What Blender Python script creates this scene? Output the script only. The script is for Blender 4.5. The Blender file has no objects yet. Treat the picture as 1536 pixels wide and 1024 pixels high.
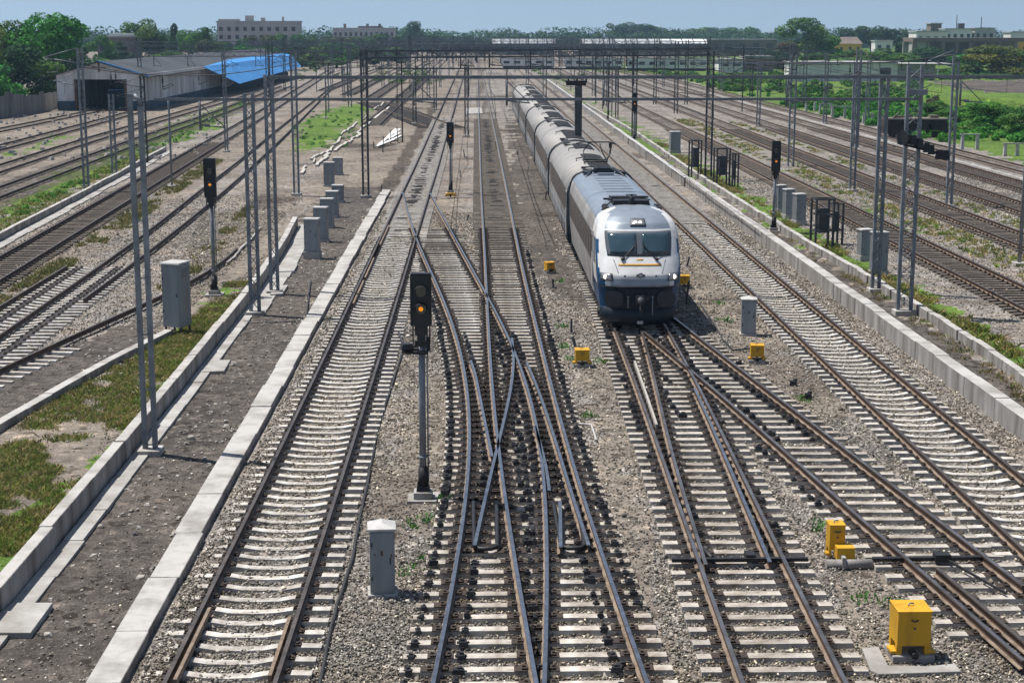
import bpy, math, random
import numpy as np
from mathutils import Vector
random.seed(7)
RNG = np.random.default_rng(11)
S = bpy.context.scene
C = S.collection
R = math.radians
# ---------------------------------------------------------------- camera model (photo 1536 x 1024)
H, F, TH, PSI = 10.3, 2400.0, R(11.0), R(1.217)
RIGHT = Vector((math.cos(PSI), -math.sin(PSI), 0))
FWD = Vector((math.sin(PSI)*math.cos(TH), math.cos(PSI)*math.cos(TH), -math.sin(TH)))
UP = Vector((math.sin(PSI)*math.sin(TH), math.cos(PSI)*math.sin(TH), math.cos(TH)))
def G(px, py, z=0.0):
    d = FWD + RIGHT*((px-768)/F) + UP*((512-py)/F)
    t = (z-H)/d.z
    return Vector((d.x*t, d.y*t, z))
def zat(b, py):                       # height above base point b that shows on photo row py
    v = (512-py)/F
    a = b.x*UP.x + b.y*UP.y; q = b.x*FWD.x + b.y*FWD.y
    return H + (v*q-a)/(math.cos(TH)+v*math.sin(TH))
def xat(px, Y, z):                    # world x on line of sight px at world distance Y and height z
    lo, hi = -2000.0, 2000.0
    k = (px-768)/F
    # k = (d.right)/(d.fwd)
    dz = z-H
    # x*RIGHT.x + Y*RIGHT.y = k*(x*FWD.x+Y*FWD.y+dz*FWD.z)
    return (k*(Y*FWD.y+dz*FWD.z)-Y*RIGHT.y)/(RIGHT.x-k*FWD.x)
def ppm(p): return F/(Vector((p[0],p[1],p[2]-H if len(p)>2 else -H)).dot(FWD))

# ---------------------------------------------------------------- object helpers
def link(o, parent=None):
    C.objects.link(o)
    if parent is not None: o.parent = parent
    return o
def tag(o, label, cat, group=None):
    o['label'] = label; o['category'] = cat
    if group: o['group'] = group
    return o
def empty(name, loc, label, cat, group=None, rz=0.0):
    o = bpy.data.objects.new(name, None); o.empty_display_size = .2
    o.location = loc; o.rotation_euler = (0, 0, rz)
    link(o); tag(o, label, cat, group)
    return o
def struct(o):
    o['kind'] = 'structure'; return o
def copy_tree(o, parent=None):
    c = o.copy(); C.objects.link(c)
    if parent is not None: c.parent = parent
    for ch in list(o.children): copy_tree(ch, c)
    return c

class MB:
    def __init__(s): s.v = []; s.f = []; s.m = []; s.sm = []
    def face(s, idx, mi=0, sm=False): s.f.append(idx); s.m.append(mi); s.sm.append(sm)
    def quad(s, a, b, c, d, mi=0):
        n = len(s.v); s.v += [tuple(a), tuple(b), tuple(c), tuple(d)]; s.face((n, n+1, n+2, n+3), mi)
    def box(s, c, d, rz=0.0, mi=0, top=1.0):
        cx, cy, cz = c; hx, hy, hz = d[0]/2, d[1]/2, d[2]/2
        ca, sa = math.cos(rz), math.sin(rz); n = len(s.v)
        for z, k in ((-hz, 1.0), (hz, top)):
            for x, y in ((-hx, -hy), (hx, -hy), (hx, hy), (-hx, hy)):
                x *= k; y *= k
                s.v.append((cx+x*ca-y*sa, cy+x*sa+y*ca, cz+z))
        for q in ((3,2,1,0),(4,5,6,7),(0,1,5,4),(1,2,6,5),(2,3,7,6),(3,0,4,7)): s.face(tuple(n+i for i in q), mi)
        return s
    def bar(s, a, b, w, h=None, mi=0):
        a, b = Vector(a), Vector(b); h = h or w; d = b-a
        if d.length < 1e-6: return s
        d.normalize(); u = Vector((0,0,1)) if abs(d.z) < .95 else Vector((0,1,0))
        x = d.cross(u).normalized(); y = x.cross(d).normalized(); n = len(s.v)
        for p in (a, b):
            for i, j in ((-1,-1),(1,-1),(1,1),(-1,1)): s.v.append(tuple(p+x*(i*w/2)+y*(j*h/2)))
        for q in ((3,2,1,0),(4,5,6,7),(0,1,5,4),(1,2,6,5),(2,3,7,6),(3,0,4,7)): s.face(tuple(n+i for i in q), mi)
        return s
    def tube(s, pts, r, k=8, mi=0, cap=True):
        pts = [Vector(p) for p in pts]; n0 = len(s.v)
        rs = r if isinstance(r, (list, tuple)) else [r]*len(pts)
        for i, p in enumerate(pts):
            d = (pts[min(i+1, len(pts)-1)]-pts[max(i-1, 0)]).normalized()
            u = Vector((0,0,1)) if abs(d.z) < .95 else Vector((0,1,0))
            x = d.cross(u).normalized(); y = x.cross(d)
            for j in range(k):
                a = 2*math.pi*j/k; s.v.append(tuple(p+x*(math.cos(a)*rs[i])+y*(math.sin(a)*rs[i])))
        for i in range(len(pts)-1):
            for j in range(k):
                a = n0+i*k+j; b = n0+i*k+(j+1)%k; s.face((a, b, b+k, a+k), mi, True)
        if cap:
            s.face(tuple(n0+j for j in reversed(range(k))), mi); s.face(tuple(n0+(len(pts)-1)*k+j for j in range(k)), mi)
        return s
    def prism(s, poly, z0, z1, mi=0, mi_top=None):
        n = len(s.v); k = len(poly)
        for z in (z0, z1):
            for p in poly: s.v.append((p[0], p[1], z))
        s.face(tuple(n+i for i in reversed(range(k))), mi); s.face(tuple(n+k+i for i in range(k)), mi if mi_top is None else mi_top)
        for i in range(k): s.face((n+i, n+(i+1)%k, n+k+(i+1)%k, n+k+i), mi)
        return s
    def sweep(s, prof, path, mis=None, sm=False, cap=True, closed=True):
        # prof: list of (offset_right, z); path: list of (x, y, z)
        n0 = len(s.v); k = len(prof)
        for i, p in enumerate(path):
            a, b = path[max(i-1, 0)], path[min(i+1, len(path)-1)]
            dx, dy = b[0]-a[0], b[1]-a[1]; l = math.hypot(dx, dy); nx, ny = dy/l, -dx/l
            for o, z in prof: s.v.append((p[0]+nx*o, p[1]+ny*o, p[2]+z))
        for i in range(len(path)-1):
            for j in range(k if closed else k-1):
                a = n0+i*k+j; b = n0+i*k+(j+1)%k
                s.face((a, b, b+k, a+k), mis[j] if mis else 0, sm)
        if cap and closed:
            s.face(tuple(n0+j for j in reversed(range(k))), 0); s.face(tuple(n0+(len(path)-1)*k+j for j in range(k)), 0)
        return s
    def mesh(s, name, mats):
        me = bpy.data.meshes.new(name); me.from_pydata(s.v, [], s.f)
        for m in (mats if isinstance(mats, (list, tuple)) else [mats]): me.materials.append(m)
        me.polygons.foreach_set('material_index', s.m); me.polygons.foreach_set('use_smooth', s.sm); me.update()
        return me
    def build(s, name, mats, parent=None, world=True, bevel=0):
        o = bpy.data.objects.new(name, s.mesh(name, mats)); link(o, parent)
        if parent is not None and world:
            r = parent
            while r.parent: r = r.parent
            if parent is r: o.location = -Vector(r.location)
        if bevel:
            b = o.modifiers.new('bevel', 'BEVEL'); b.width = bevel; b.segments = 2; b.limit_method = 'ANGLE'
        return o
def np_mesh(name, co, faces, mat, col=None, smooth=False):
    me = bpy.data.meshes.new(name); k = faces.shape[1]
    me.vertices.add(len(co)); me.vertices.foreach_set('co', co.astype(np.float32).ravel())
    me.loops.add(faces.size); me.loops.foreach_set('vertex_index', faces.astype(np.int32).ravel())
    me.polygons.add(len(faces)); me.polygons.foreach_set('loop_start', np.arange(0, faces.size, k, dtype=np.int32))
    try: me.polygons.foreach_set('loop_total', np.full(len(faces), k, dtype=np.int32))
    except Exception: pass
    if smooth: me.polygons.foreach_set('use_smooth', np.ones(len(faces), dtype=bool))
    me.materials.append(mat)
    if col is not None:
        at = me.color_attributes.new('Col', 'FLOAT_COLOR', 'POINT')
        at.data.foreach_set('color', col.astype(np.float32).ravel())
    me.update(calc_edges=True)
    return me
# vectorised value noise
def _h(ix, iy, s):
    n = (ix*374761393 + iy*668265263 + s*974711).astype(np.int64) & 0x7fffffff
    n = ((n ^ (n >> 13))*1274126177) & 0x7fffffff
    return ((n ^ (n >> 16)) & 0xffff)/65535.0
def vnoise(x, y, sc, s=0):
    x = np.asarray(x, float)*sc; y = np.asarray(y, float)*sc
    ix = np.floor(x).astype(np.int64); iy = np.floor(y).astype(np.int64); fx = x-ix; fy = y-iy
    fx = fx*fx*(3-2*fx); fy = fy*fy*(3-2*fy)
    return ((_h(ix,iy,s)*(1-fx)+_h(ix+1,iy,s)*fx)*(1-fy)+(_h(ix,iy+1,s)*(1-fx)+_h(ix+1,iy+1,s)*fx)*fy)
def fbm(x, y, sc, s=0): return vnoise(x,y,sc,s)*.55+vnoise(x,y,sc*2.3,s+5)*.3+vnoise(x,y,sc*5.1,s+9)*.15

# ---------------------------------------------------------------- materials
def nt(name):
    m = bpy.data.materials.new(name); m.use_nodes = True
    t = m.node_tree; b = t.nodes['Principled BSDF']
    return m, t, b
def mat(name, col, rough=.8, metal=0.0, col2=None, scale=3.0, bump=0.0, bscale=40.0, rnd=0.0, streak=False, spec=.4, contrast=(.35,.68)):
    m, t, b = nt(name); N, L = t.nodes, t.links
    b.inputs['Roughness'].default_value = rough; b.inputs['Metallic'].default_value = metal
    b.inputs['Specular IOR Level'].default_value = spec
    if col2 is None: col2 = tuple(c*.72 for c in col)
    tc = N.new('ShaderNodeTexCoord'); vec = tc.outputs['Object']
    if streak:
        mp = N.new('ShaderNodeMapping'); mp.inputs['Scale'].default_value = (1,1,.18); L.new(vec, mp.inputs['Vector']); vec = mp.outputs[0]
    nz = N.new('ShaderNodeTexNoise'); nz.inputs['Scale'].default_value = scale; nz.inputs['Detail'].default_value = 6; nz.inputs['Roughness'].default_value = .65
    L.new(vec, nz.inputs['Vector'])
    rp = N.new('ShaderNodeValToRGB'); rp.color_ramp.elements[0].position = contrast[0]; rp.color_ramp.elements[1].position = contrast[1]
    rp.color_ramp.elements[0].color = (*col2, 1); rp.color_ramp.elements[1].color = (*col, 1)
    L.new(nz.outputs['Fac'], rp.inputs[0]); out = rp.outputs[0]
    if rnd:
        oi = N.new('ShaderNodeObjectInfo'); mr = N.new('ShaderNodeMapRange'); mr.inputs[3].default_value = 1-rnd; mr.inputs[4].default_value = 1+rnd*.5
        L.new(oi.outputs['Random'], mr.inputs[0]); hs = N.new('ShaderNodeHueSaturation'); L.new(mr.outputs[0], hs.inputs['Value']); L.new(out, hs.inputs['Color']); out = hs.outputs[0]
    L.new(out, b.inputs['Base Color'])
    if bump:
        n2 = N.new('ShaderNodeTexNoise'); n2.inputs['Scale'].default_value = bscale; n2.inputs['Detail'].default_value = 4
        L.new(tc.outputs['Object'], n2.inputs['Vector'])
        bp = N.new('ShaderNodeBump'); bp.inputs['Strength'].default_value = bump; bp.inputs['Distance'].default_value = .02
        L.new(n2.outputs['Fac'], bp.inputs['Height']); L.new(bp.outputs[0], b.inputs['Normal'])
    return m
def emis(name, col, st):
    m, t, b = nt(name); b.inputs['Base Color'].default_value = (*col,1); b.inputs['Emission Color'].default_value = (*col,1); b.inputs['Emission Strength'].default_value = st
    return m
def attr_mat(name, rough=.9, trans=0.0, mul=1.0):
    m, t, b = nt(name); N, L = t.nodes, t.links
    a = N.new('ShaderNodeAttribute'); a.attribute_name = 'Col'
    oi = N.new('ShaderNodeObjectInfo'); hs = N.new('ShaderNodeHueSaturation')
    mr = N.new('ShaderNodeMapRange'); mr.inputs[3].default_value = .48; mr.inputs[4].default_value = .52; L.new(oi.outputs['Random'], mr.inputs[0])
    L.new(mr.outputs[0], hs.inputs['Hue']); L.new(a.outputs['Color'], hs.inputs['Color'])
    L.new(hs.outputs[0], b.inputs['Base Color']); b.inputs['Roughness'].default_value = rough; b.inputs['Specular IOR Level'].default_value = .2
    if trans:
        tr = N.new('ShaderNodeBsdfTranslucent'); L.new(hs.outputs[0], tr.inputs['Color'])
        mx = N.new('ShaderNodeMixShader'); mx.inputs[0].default_value = trans
        L.new(b.outputs[0], mx.inputs[1]); L.new(tr.outputs[0], mx.inputs[2]); L.new(mx.outputs[0], N['Material Output'].inputs['Surface'])
    return m
M = {}
M['sleeper'] = mat('sleeper_concrete', (.58,.56,.525), .9, col2=(.27,.235,.195), scale=3.2, bump=.3, bscale=45, rnd=.22)
M['tie'] = mat('switch_tie_concrete', (.52,.485,.435), .9, col2=(.20,.165,.13), scale=2.6, bump=.3, bscale=40, rnd=.22)
M['tie_mid'] = mat('brown_sleeper', (.25,.22,.19), .95, col2=(.12,.10,.08), scale=1.5, bump=.3, rnd=.2)
M['oil'] = mat('oily_sleeper', (.075,.068,.062), .8, col2=(.035,.03,.027), scale=2)
M['tie_old'] = mat('old_sleeper', (.20,.17,.14), .95, col2=(.09,.07,.055), scale=3, bump=.3, rnd=.25)
M['rust'] = mat('rail_side_rust', (.105,.062,.04), .85, col2=(.045,.03,.022), scale=2.0, bump=.2, bscale=60)
M['rust_light'] = mat('rail_foot_dust', (.24,.185,.14), .9, col2=(.12,.085,.06), scale=3.0)
M['head'] = mat('polished_rail_head', (.52,.52,.54), .30, 1.0, col2=(.30,.28,.27), scale=4)
M['head_dull'] = mat('dull_rail_head', (.20,.165,.14), .42, .75, col2=(.10,.08,.065), scale=2.2)
M['head_mid'] = mat('worn_rail_head', (.36,.34,.33), .36, .9, col2=(.16,.13,.11), scale=1.4)
M['clip'] = mat('rusty_clip', (.05,.034,.025), .8, col2=(.025,.018,.014), scale=20)
M['black'] = mat('black_steel', (.018,.018,.02), .55, col2=(.008,.008,.009), scale=14, bump=.2)
M['buffer'] = mat('buffer_plate', (.035,.038,.043), .5, col2=(.022,.024,.027), scale=5)
M['blackmat'] = mat('black_signal_paint', (.012,.013,.016), .45, col2=(.02,.02,.022), scale=8)
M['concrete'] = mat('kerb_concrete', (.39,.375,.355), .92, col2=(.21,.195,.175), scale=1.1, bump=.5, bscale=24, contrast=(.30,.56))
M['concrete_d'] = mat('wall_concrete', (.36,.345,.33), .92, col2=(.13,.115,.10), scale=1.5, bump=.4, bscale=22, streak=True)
M['slab'] = mat('slab_concrete', (.39,.38,.365), .92, col2=(.22,.205,.185), scale=1.0, bump=.25, bscale=25)
M['steel'] = mat('galvanised_steel', (.25,.275,.305), .55, .3, col2=(.14,.15,.165), scale=2.5, bump=.1, rnd=.12)
M['steel_m'] = mat('weathered_steel', (.19,.20,.215), .6, .3, col2=(.105,.112,.12), scale=3)
M['steel_d'] = mat('dark_steel', (.085,.092,.10), .6, .3, col2=(.045,.045,.05), scale=3, rnd=.15)
M['cab'] = mat('grey_cabinet_paint', (.27,.295,.315), .5, .15, col2=(.19,.20,.205), scale=1.7, bump=.06, rnd=.1, streak=True)
M['cabtop'] = mat('cabinet_top', (.50,.49,.475), .6, .1, col2=(.33,.32,.30), scale=4)
M['ruststain'] = mat('rust_stain', (.14,.075,.035), .9, col2=(.09,.05,.03), scale=20)
M['yellow'] = mat('yellow_paint', (.54,.29,.010), .55, col2=(.26,.13,.012), scale=3.5, bump=.12, contrast=(.22,.5), streak=True)
M['orange'] = mat('amber_paint', (.62,.33,.05), .5)
M['tsilver'] = mat('coach_silver', (.36,.35,.335), .5, .2, col2=(.22,.20,.18), scale=.9, rnd=.06, streak=True)
M['troof'] = mat('coach_roof', (.31,.30,.285), .65, .1, col2=(.22,.21,.20), scale=1.1, rnd=.05)
M['troofd'] = mat('coach_roof_panel', (.15,.148,.145), .8, .1, col2=(.09,.09,.09), scale=6)
M['twhite'] = mat('loco_white', (.62,.62,.615), .32, col2=(.52,.515,.50), scale=2, spec=.5)
M['tgrey'] = mat('loco_grey', (.27,.31,.36), .35, .3, col2=(.21,.24,.28), scale=2)
M['tblue'] = mat('loco_blue', (.006,.055,.135), .35, col2=(.005,.04,.10), scale=2)
M['tdark'] = mat('loco_dark', (.007,.017,.030), .5, col2=(.005,.010,.018), scale=4)
M['tbrown'] = mat('tinted_window', (.055,.048,.043), .22, col2=(.035,.03,.028), scale=3, spec=.6)
M['glass'] = mat('windscreen_glass', (.035,.065,.085), .08, col2=(.02,.045,.055), scale=1.2, spec=.8)
M['mullion'] = mat('window_frame_paint', (.08,.095,.115), .5)
M['lamp'] = emis('lit_headlamp', (1,.93,.80), 1.6)
M['reflector'] = mat('lamp_reflector', (.45,.43,.42), .2, .6)
M['amber'] = emis('lit_amber_lens', (1,.30,.005), .45)
M['lens'] = mat('dark_lens', (.01,.012,.014), .15, spec=.7)
M['wallw'] = mat('old_whitewash', (.82,.81,.80), .9, col2=(.40,.38,.36), scale=.5, bump=.2, bscale=6, streak=True)
M['wallpale'] = mat('white_wall', (.72,.71,.70), .9, col2=(.58,.57,.55), scale=.3, streak=True)
M['wallgrey'] = mat('grey_building', (.42,.415,.41), .9, col2=(.30,.295,.29), scale=.2)
M['wallbrown'] = mat('brown_building', (.20,.165,.14), .9, col2=(.13,.105,.09), scale=.2)
M['stonew'] = mat('weathered_boundary', (.27,.26,.255), .95, col2=(.11,.105,.10), scale=.7, bump=.4, bscale=4, streak=True)
M['roofd'] = mat('dark_shed_roof', (.06,.066,.075), .75, col2=(.025,.028,.034), scale=.25)
M['bluesheet'] = mat('blue_sheet_roof', (.05,.27,.62), .5, col2=(.035,.20,.50), scale=.4)
M['interior'] = mat('interior_shade', (.02,.025,.03), .9)  # near-black colour stands in for shade inside the shed and coupler opening
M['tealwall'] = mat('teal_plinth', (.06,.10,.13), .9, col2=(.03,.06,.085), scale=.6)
M['canopy'] = mat('white_vault_roof', (.74,.75,.76), .5, col2=(.60,.62,.64), scale=.15)
M['bark'] = mat('bark', (.10,.075,.055), .95, col2=(.055,.042,.032), scale=3)
M['rubble'] = mat('pale_rubble', (.45,.42,.38), .95, col2=(.30,.28,.25), scale=6, rnd=.2)
M['rustwag'] = mat('rusted_wagon', (.045,.032,.026), .9, col2=(.02,.016,.014), scale=2)
M['cable'] = mat('dark_cable', (.03,.031,.034), .7)
M['winhole'] = mat('dark_window', (.05,.055,.065), .4)
M['yellowwall'] = mat('yellow_wall', (.70,.42,.02), .85, col2=(.55,.33,.03), scale=.3)
M['leaf'] = attr_mat('leaf', .8, .22)
M['stone'] = attr_mat('ballast_stone', .95)
M['blade'] = attr_mat('grass_blade', .85, .25)
# ---------------------------------------------------------------- lines measured on the photo
RT = 0.245                            # height of a rail head
class Line:                           # a path x(y) through ground points
    def __init__(s, pix=None, z=RT, pts=None, x=None, ext=None):
        if x is not None: P = [(x, 15.0), (x, 900.0)]
        elif pts is not None: P = list(pts)
        else: P = [(p.x, p.y) for p in (G(a, b, z) for a, b in pix)]
        P.sort(key=lambda p: p[1])
        if ext:
            (xa, ya), (xb, yb) = P[0], P[1]
            if ext[0] < ya: P.insert(0, (xa-(ya-ext[0])*(xb-xa)/(yb-ya), ext[0]))
            (xa, ya), (xb, yb) = P[-2], P[-1]
            if ext[1] > yb: P.append((xb+(ext[1]-yb)*(xb-xa)/(yb-ya), ext[1]))
        s.y0, s.y1 = P[0][1], P[-1][1]
        ys = np.array([p[1] for p in P]); xs = np.array([p[0] for p in P])
        n = max(8, int((s.y1-s.y0)/1.0)); yy = np.linspace(s.y0, s.y1, n); xx = np.interp(yy, ys, xs)
        w = int(min(9, n//6))
        if len(P) > 2 and w > 1:
            for _ in range(2):
                pad = np.concatenate([2*xx[0]-xx[w:0:-1], xx, 2*xx[-1]-xx[-2:-w-2:-1]])
                xx = np.convolve(pad, np.ones(2*w+1)/(2*w+1), 'valid')
        s.yy, s.xx = yy, xx
    def x(s, y): return float(np.interp(y, s.yy, s.xx))
    def path(s, y0=None, y1=None, z=0.0, off=0.0):
        y0 = s.y0 if y0 is None else max(y0, s.y0); y1 = s.y1 if y1 is None else min(y1, s.y1)
        out = []; y = y0
        while y < y1-.4:
            out.append((s.x(y)+off, y, z)); y += 1.0 if y < 90 else (3 if y < 200 else 14)
        out.append((s.x(y1)+off, y1, z)); return out
GA = 1.74
Y0 = 21.0
T1 = Line([(329,1024),(435.5,768),(537,512),(622.5,290),(637,256),(683,130),(692,107)], ext=(Y0,700))
T2L = Line([(803,1024),(779,900),(751,733),(742,640),(736,566),(728.6,400),(722,290),(717,130)], ext=(Y0,700))
T2R = Line([(968,1024),(919,900),(867,733),(845,650),(824,566),(783,400),(761.5,290),(728,130)], ext=(Y0,700))
PA = Line([(652,1024),(693,850),(711,740),(717,690),(716,640),(706,565),(694,512),(651,415),(619,351),(604,288)], ext=(Y0,0))
PC = Line([(819,1024),(829,850),(828,720),(820,645),(796,568),(769,508),(729,441),(690,370),(644,288)], ext=(Y0,0))
PD = Line([(712,817),(737,700),(744,680),(757,628),(772,560),(775,535),(768,506)])
PE = Line([(738,684),(723,611),(713,560),(706,540)])
PF = Line([(883,817),(855,733),(826,636),(799,560),(790,543)])
PG = Line([(824,735),(820,704),(812,670),(802,638)])
PI = Line([(841,820),(840,751)])
T3L = Line([(1114,1024),(1046,840),(1020,768),(985,655),(945,550),(920,483),(868,373),(822,270),(775,150)], ext=(Y0,700))
T3R = Line([(1268,1024),(1172,840),(1081,640),(1042,560),(997,487),(932,373),(868,270),(788,150)], ext=(Y0,700))
T3I = Line([(1059,846),(1018.6,722),(997,640),(985,580),(970,517),(962,494)])
T3J = Line([(1155,842),(1069,640),(1042,582)])
T3W = Line([(985,635),(968,585),(952,540)])
TBL = Line([(1536,990),(1402,868),(1267,760),(1140,640),(1080,590),(1042,560),(1005,527),(963,494)], ext=(24.5,0))
TBM = Line([(1536,972),(1470,915),(1394,850)], ext=(25.5,0))
TBR = Line([(1536,878),(1477,833),(1425,795),(1310,704),(1236,647),(1180,604),(1095,542),(1032,493),(1009,472),(980,452)], ext=(28.5,0))
T4 = Line(x=11.62); T5 = Line(x=21.05); T6 = Line(x=26.8); T7 = Line(x=31.7); T8 = Line(x=36.2); T9 = Line(x=40.5)
L0 = Line([(0,552),(85,512),(185,468),(242,443),(320,408),(356,371)], ext=(44,0))
L1a = Line([(0,501),(77,448),(210,356),(310,276),(340,255),(420,190),(452,165)], ext=(44,300))
L1b = Line([(125,448),(225,375),(312,306),(370,256),(430,200),(462,168)], ext=(1e9,300))
L1c = Line([(0,458),(100,398)], ext=(44,0))
L2 = Line([(0,400),(246,256),(372,182),(440,140)], ext=(48,420))
L3 = Line([(0,286),(125,240),(240,198),(330,168),(430,128)], ext=(70,0))
L4 = Line([(0,251),(125,211),(240,178),(330,152),(420,122)], ext=(80,0))
L5 = Line([(0,220),(115,190),(165,177),(205,166)], ext=(90,0))
L6 = Line([(0,194),(60,182),(115,171),(150,164)], ext=(100,0))
W1L = Line(pts=[(-6.24,20),(-6.20,104)]); W2X = 13.9
W3L = Line([(1536,559),(1472,512),(1312,418),(1222,368),(1048,263),(958,200),(878,155)], z=.35, ext=(40,0))
W4 = Line([(0,926),(132,768),(318,528),(376,452),(425,392),(447,340)], z=0, ext=(20,0))
W5 = Line([(0,648),(172,546),(228,520),(262,502)], z=0, ext=(38,0))
KL = Line([(0,363),(178,268),(250,226),(372,166)], z=0, ext=(55,0))

def poly(*pix): return np.array([(p.x, p.y) for p in (G(a, b) for a, b in pix)])
def inside(P, x, y):
    r = np.zeros(x.shape, bool); n = len(P)
    for i in range(n):
        (xa, ya), (xb, yb) = P[i], P[(i+1) % n]
        c = ((ya > y) != (yb > y)) & (x < (xb-xa)*(y-ya)/((yb-ya) if yb != ya else 1e-9)+xa); r ^= c
    return r
ZP = {
 'tan': [poly((590,288),(440,345),(470,262),(520,180),(590,122),(700,108),(640,205)), poly((0,428),(262,268),(385,180),(430,182),(330,262),(0,462)),
         poly((300,430),(330,330),(430,225),(450,300),(380,430),(290,520),(200,520)), poly((0,275),(240,190),(330,150),(200,158),(-60,172),(-60,300)),
         poly((1235,840),(1330,860),(1420,1040),(1290,1040)), poly((1010,400),(1060,400),(1250,590),(1240,640),(1100,520)),
         poly((1385,122),(1600,118),(1600,172),(1410,164)), poly((380,240),(440,150),(540,110),(600,100),(520,190),(430,270)),
         poly((640,560),(690,560),(660,760),(560,860),(590,700)), poly((860,560),(935,560),(1010,1030),(960,1030),(900,760)), poly((-60,690),(0,652),(225,522),(360,440),(290,560),(90,800),(-60,980))],
 'dirt': [poly((-60,690),(0,640),(225,512),(262,480),(200,480),(90,522),(0,562),(-60,600)), poly((760,330),(845,330),(890,480),(840,440),(790,400)),
          poly((770,120),(850,330),(760,330)), poly((0,300),(240,212),(330,170),(330,185),(240,225),(0,330))],
 'green': [poly((440,232),(446,186),(505,160),(556,153),(548,178),(482,222)), poly((-60,980),(0,900),(140,720),(318,500),(372,428),(340,430),(262,505),(120,720),(0,780),(-60,830)),
           poly((0,338),(176,250),(372,158),(372,146),(240,194),(0,304)), poly((855,106),(1000,112),(1160,158),(1320,186),(1600,262),(1600,80),(1300,64),(1000,86)),
           poly((1222,372),(1330,405),(1600,560),(1600,620),(1472,512),(1312,420)), poly((880,150),(960,195),(1050,250),(1160,310),(1160,325),(1040,262),(940,205)), poly((1100,215),(1180,262),(1330,330),(1390,365),(1360,362),(1260,318)), poly((110,272),(250,215),(330,190),(330,180),(240,205),(60,270)),
           poly((0,232),(100,200),(100,206),(0,240))],
}
BANK = poly((1400,133),(1640,130),(1640,158),(1500,154),(1435,146))
def zones(x, y):
    a = .25+.012*y
    jx = x+(fbm(x, y, .9, 3)-.5)*a*2.2; jy = y+(fbm(x, y, .9, 17)-.5)*a*4
    Z = {k: np.zeros(x.shape) for k in ZP}
    for k, L in ZP.items():
        for P in L: Z[k][inside(P, jx, jy)] = 1
    # bands that follow the line of the tracks
    w4 = np.interp(y, W4.yy, W4.xx); w1 = np.interp(y, W1L.yy, W1L.xx)
    Z['dirt'][(jx > w4) & (jx < w1+.1) & (y < 108)] = 1
    W3X = np.interp(y, W3L.yy, W3L.xx)
    Z['dirt'][(jx > W2X+.5) & (jx < W3X-.1)] = .75; Z['tan'][(jx > W2X+.6) & (jx < W3X+.2) & (fbm(x,y,.5,31) > .5)] = 1
    Z['green'][(jx > W3X+.15) & (jx < W3X+1.6) & (fbm(x,y,.35,41) > .42)] = 1
    Z['tan'][(jx > -2.7) & (jx < -.9) & (y > 72)] = 1
    far = np.clip((y-330)/200, 0, 1)
    Z['tan'] = np.maximum(Z['tan'], far*.75)
    Z['green'] = np.maximum(Z['green'], np.clip((y-800)/300, 0, 1))
    bank = inside(BANK, jx, jy); Z['green'][bank] = 0; Z['tan'][bank] = 1; Z['dirt'][bank] = .8
    # oil, rust and painted shade near the rails
    st = np.zeros(x.shape)
    for L, w in ((T1,.8),(T4,.7),(T2L,.8),(T2R,.8),(T3L,.75),(T3R,.75)):
        c = np.interp(y, L.yy, L.xx)
        if L in (T1, T4):
            for s in (-GA/2, GA/2): st = np.maximum(st, w*np.exp(-((x-c-s)/.30)**2))
            if L is T1: st = np.maximum(st, .6*np.exp(-((x-c)/.28)**2)*np.clip((y-52)/25, 0, 1))
        else: st = np.maximum(st, w*np.exp(-((x-c)/.36)**2))
    for L in (PA, PC, TBL, TBR):
        c = np.interp(y, L.yy, L.xx); st = np.maximum(st, .7*np.exp(-((x-c)/.34)**2)*((y > L.y0) & (y < L.y1)))
    for L in (T5, T6, T7, T8, T9): st = np.maximum(st, (.35+.5*fbm(x, y, .3, 88))*(np.abs(x-L.xx[0]) < 1.1))
    st = np.maximum(st, .8*((x-np.interp(y, T1.yy, T1.xx) < -1.5) & (x-np.interp(y, T1.yy, T1.xx) > -2.7) & (y > 104) & (y < 230)))
    st = np.maximum(st, .75*np.clip((fbm(x, y, .22, 91)-.55)*6, 0, 1)*(y > 90)*(np.abs(x) < 14))
    st = np.maximum(st, .7*((np.abs(x-np.interp(y, L3.yy, L3.xx)) < 2.3) & (y < L3.y1)))
    for L in (L2, L4, L5):
        st = np.maximum(st, .55*((np.abs(x-np.interp(y, L.yy, L.xx)) < 1.3) & (y < L.y1)))
    c = (np.interp(y, T2L.yy, T2L.xx)+np.interp(y, T2R.yy, T2R.xx))/2
    st = np.maximum(st, .75*np.exp(-((x-c)/.35)**2)*np.clip((y-45)/30, 0, 1))
    return Z['dirt'], Z['green'], Z['tan'], np.clip(st, 0, 1)
def ground_h(x, y):
    d, g, t, s = zones(x, y)
    h = (fbm(x, y, .45, 21)-.5)*.10*np.clip(d+t, 0, 1)+(fbm(x, y, 2.0, 22)-.5)*.05
    near = (x > -6.2) & (x < W2X)
    sh = np.clip(1-np.abs(x+5.35)/.42, 0, 1)*.10*(y < 104)*(.6+.8*fbm(x, y, .8, 71))
    h = np.where(near, h*.5, h)
    # the raised earth bank at the right edge
    b = inside(poly((1380,132),(1640,128),(1640,172),(1420,162)), x, y)
    return h*np.clip(2-y/150, .3, 1)-.015 + sh + b*(1.0+fbm(x, y, .15, 5))*.9

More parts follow.
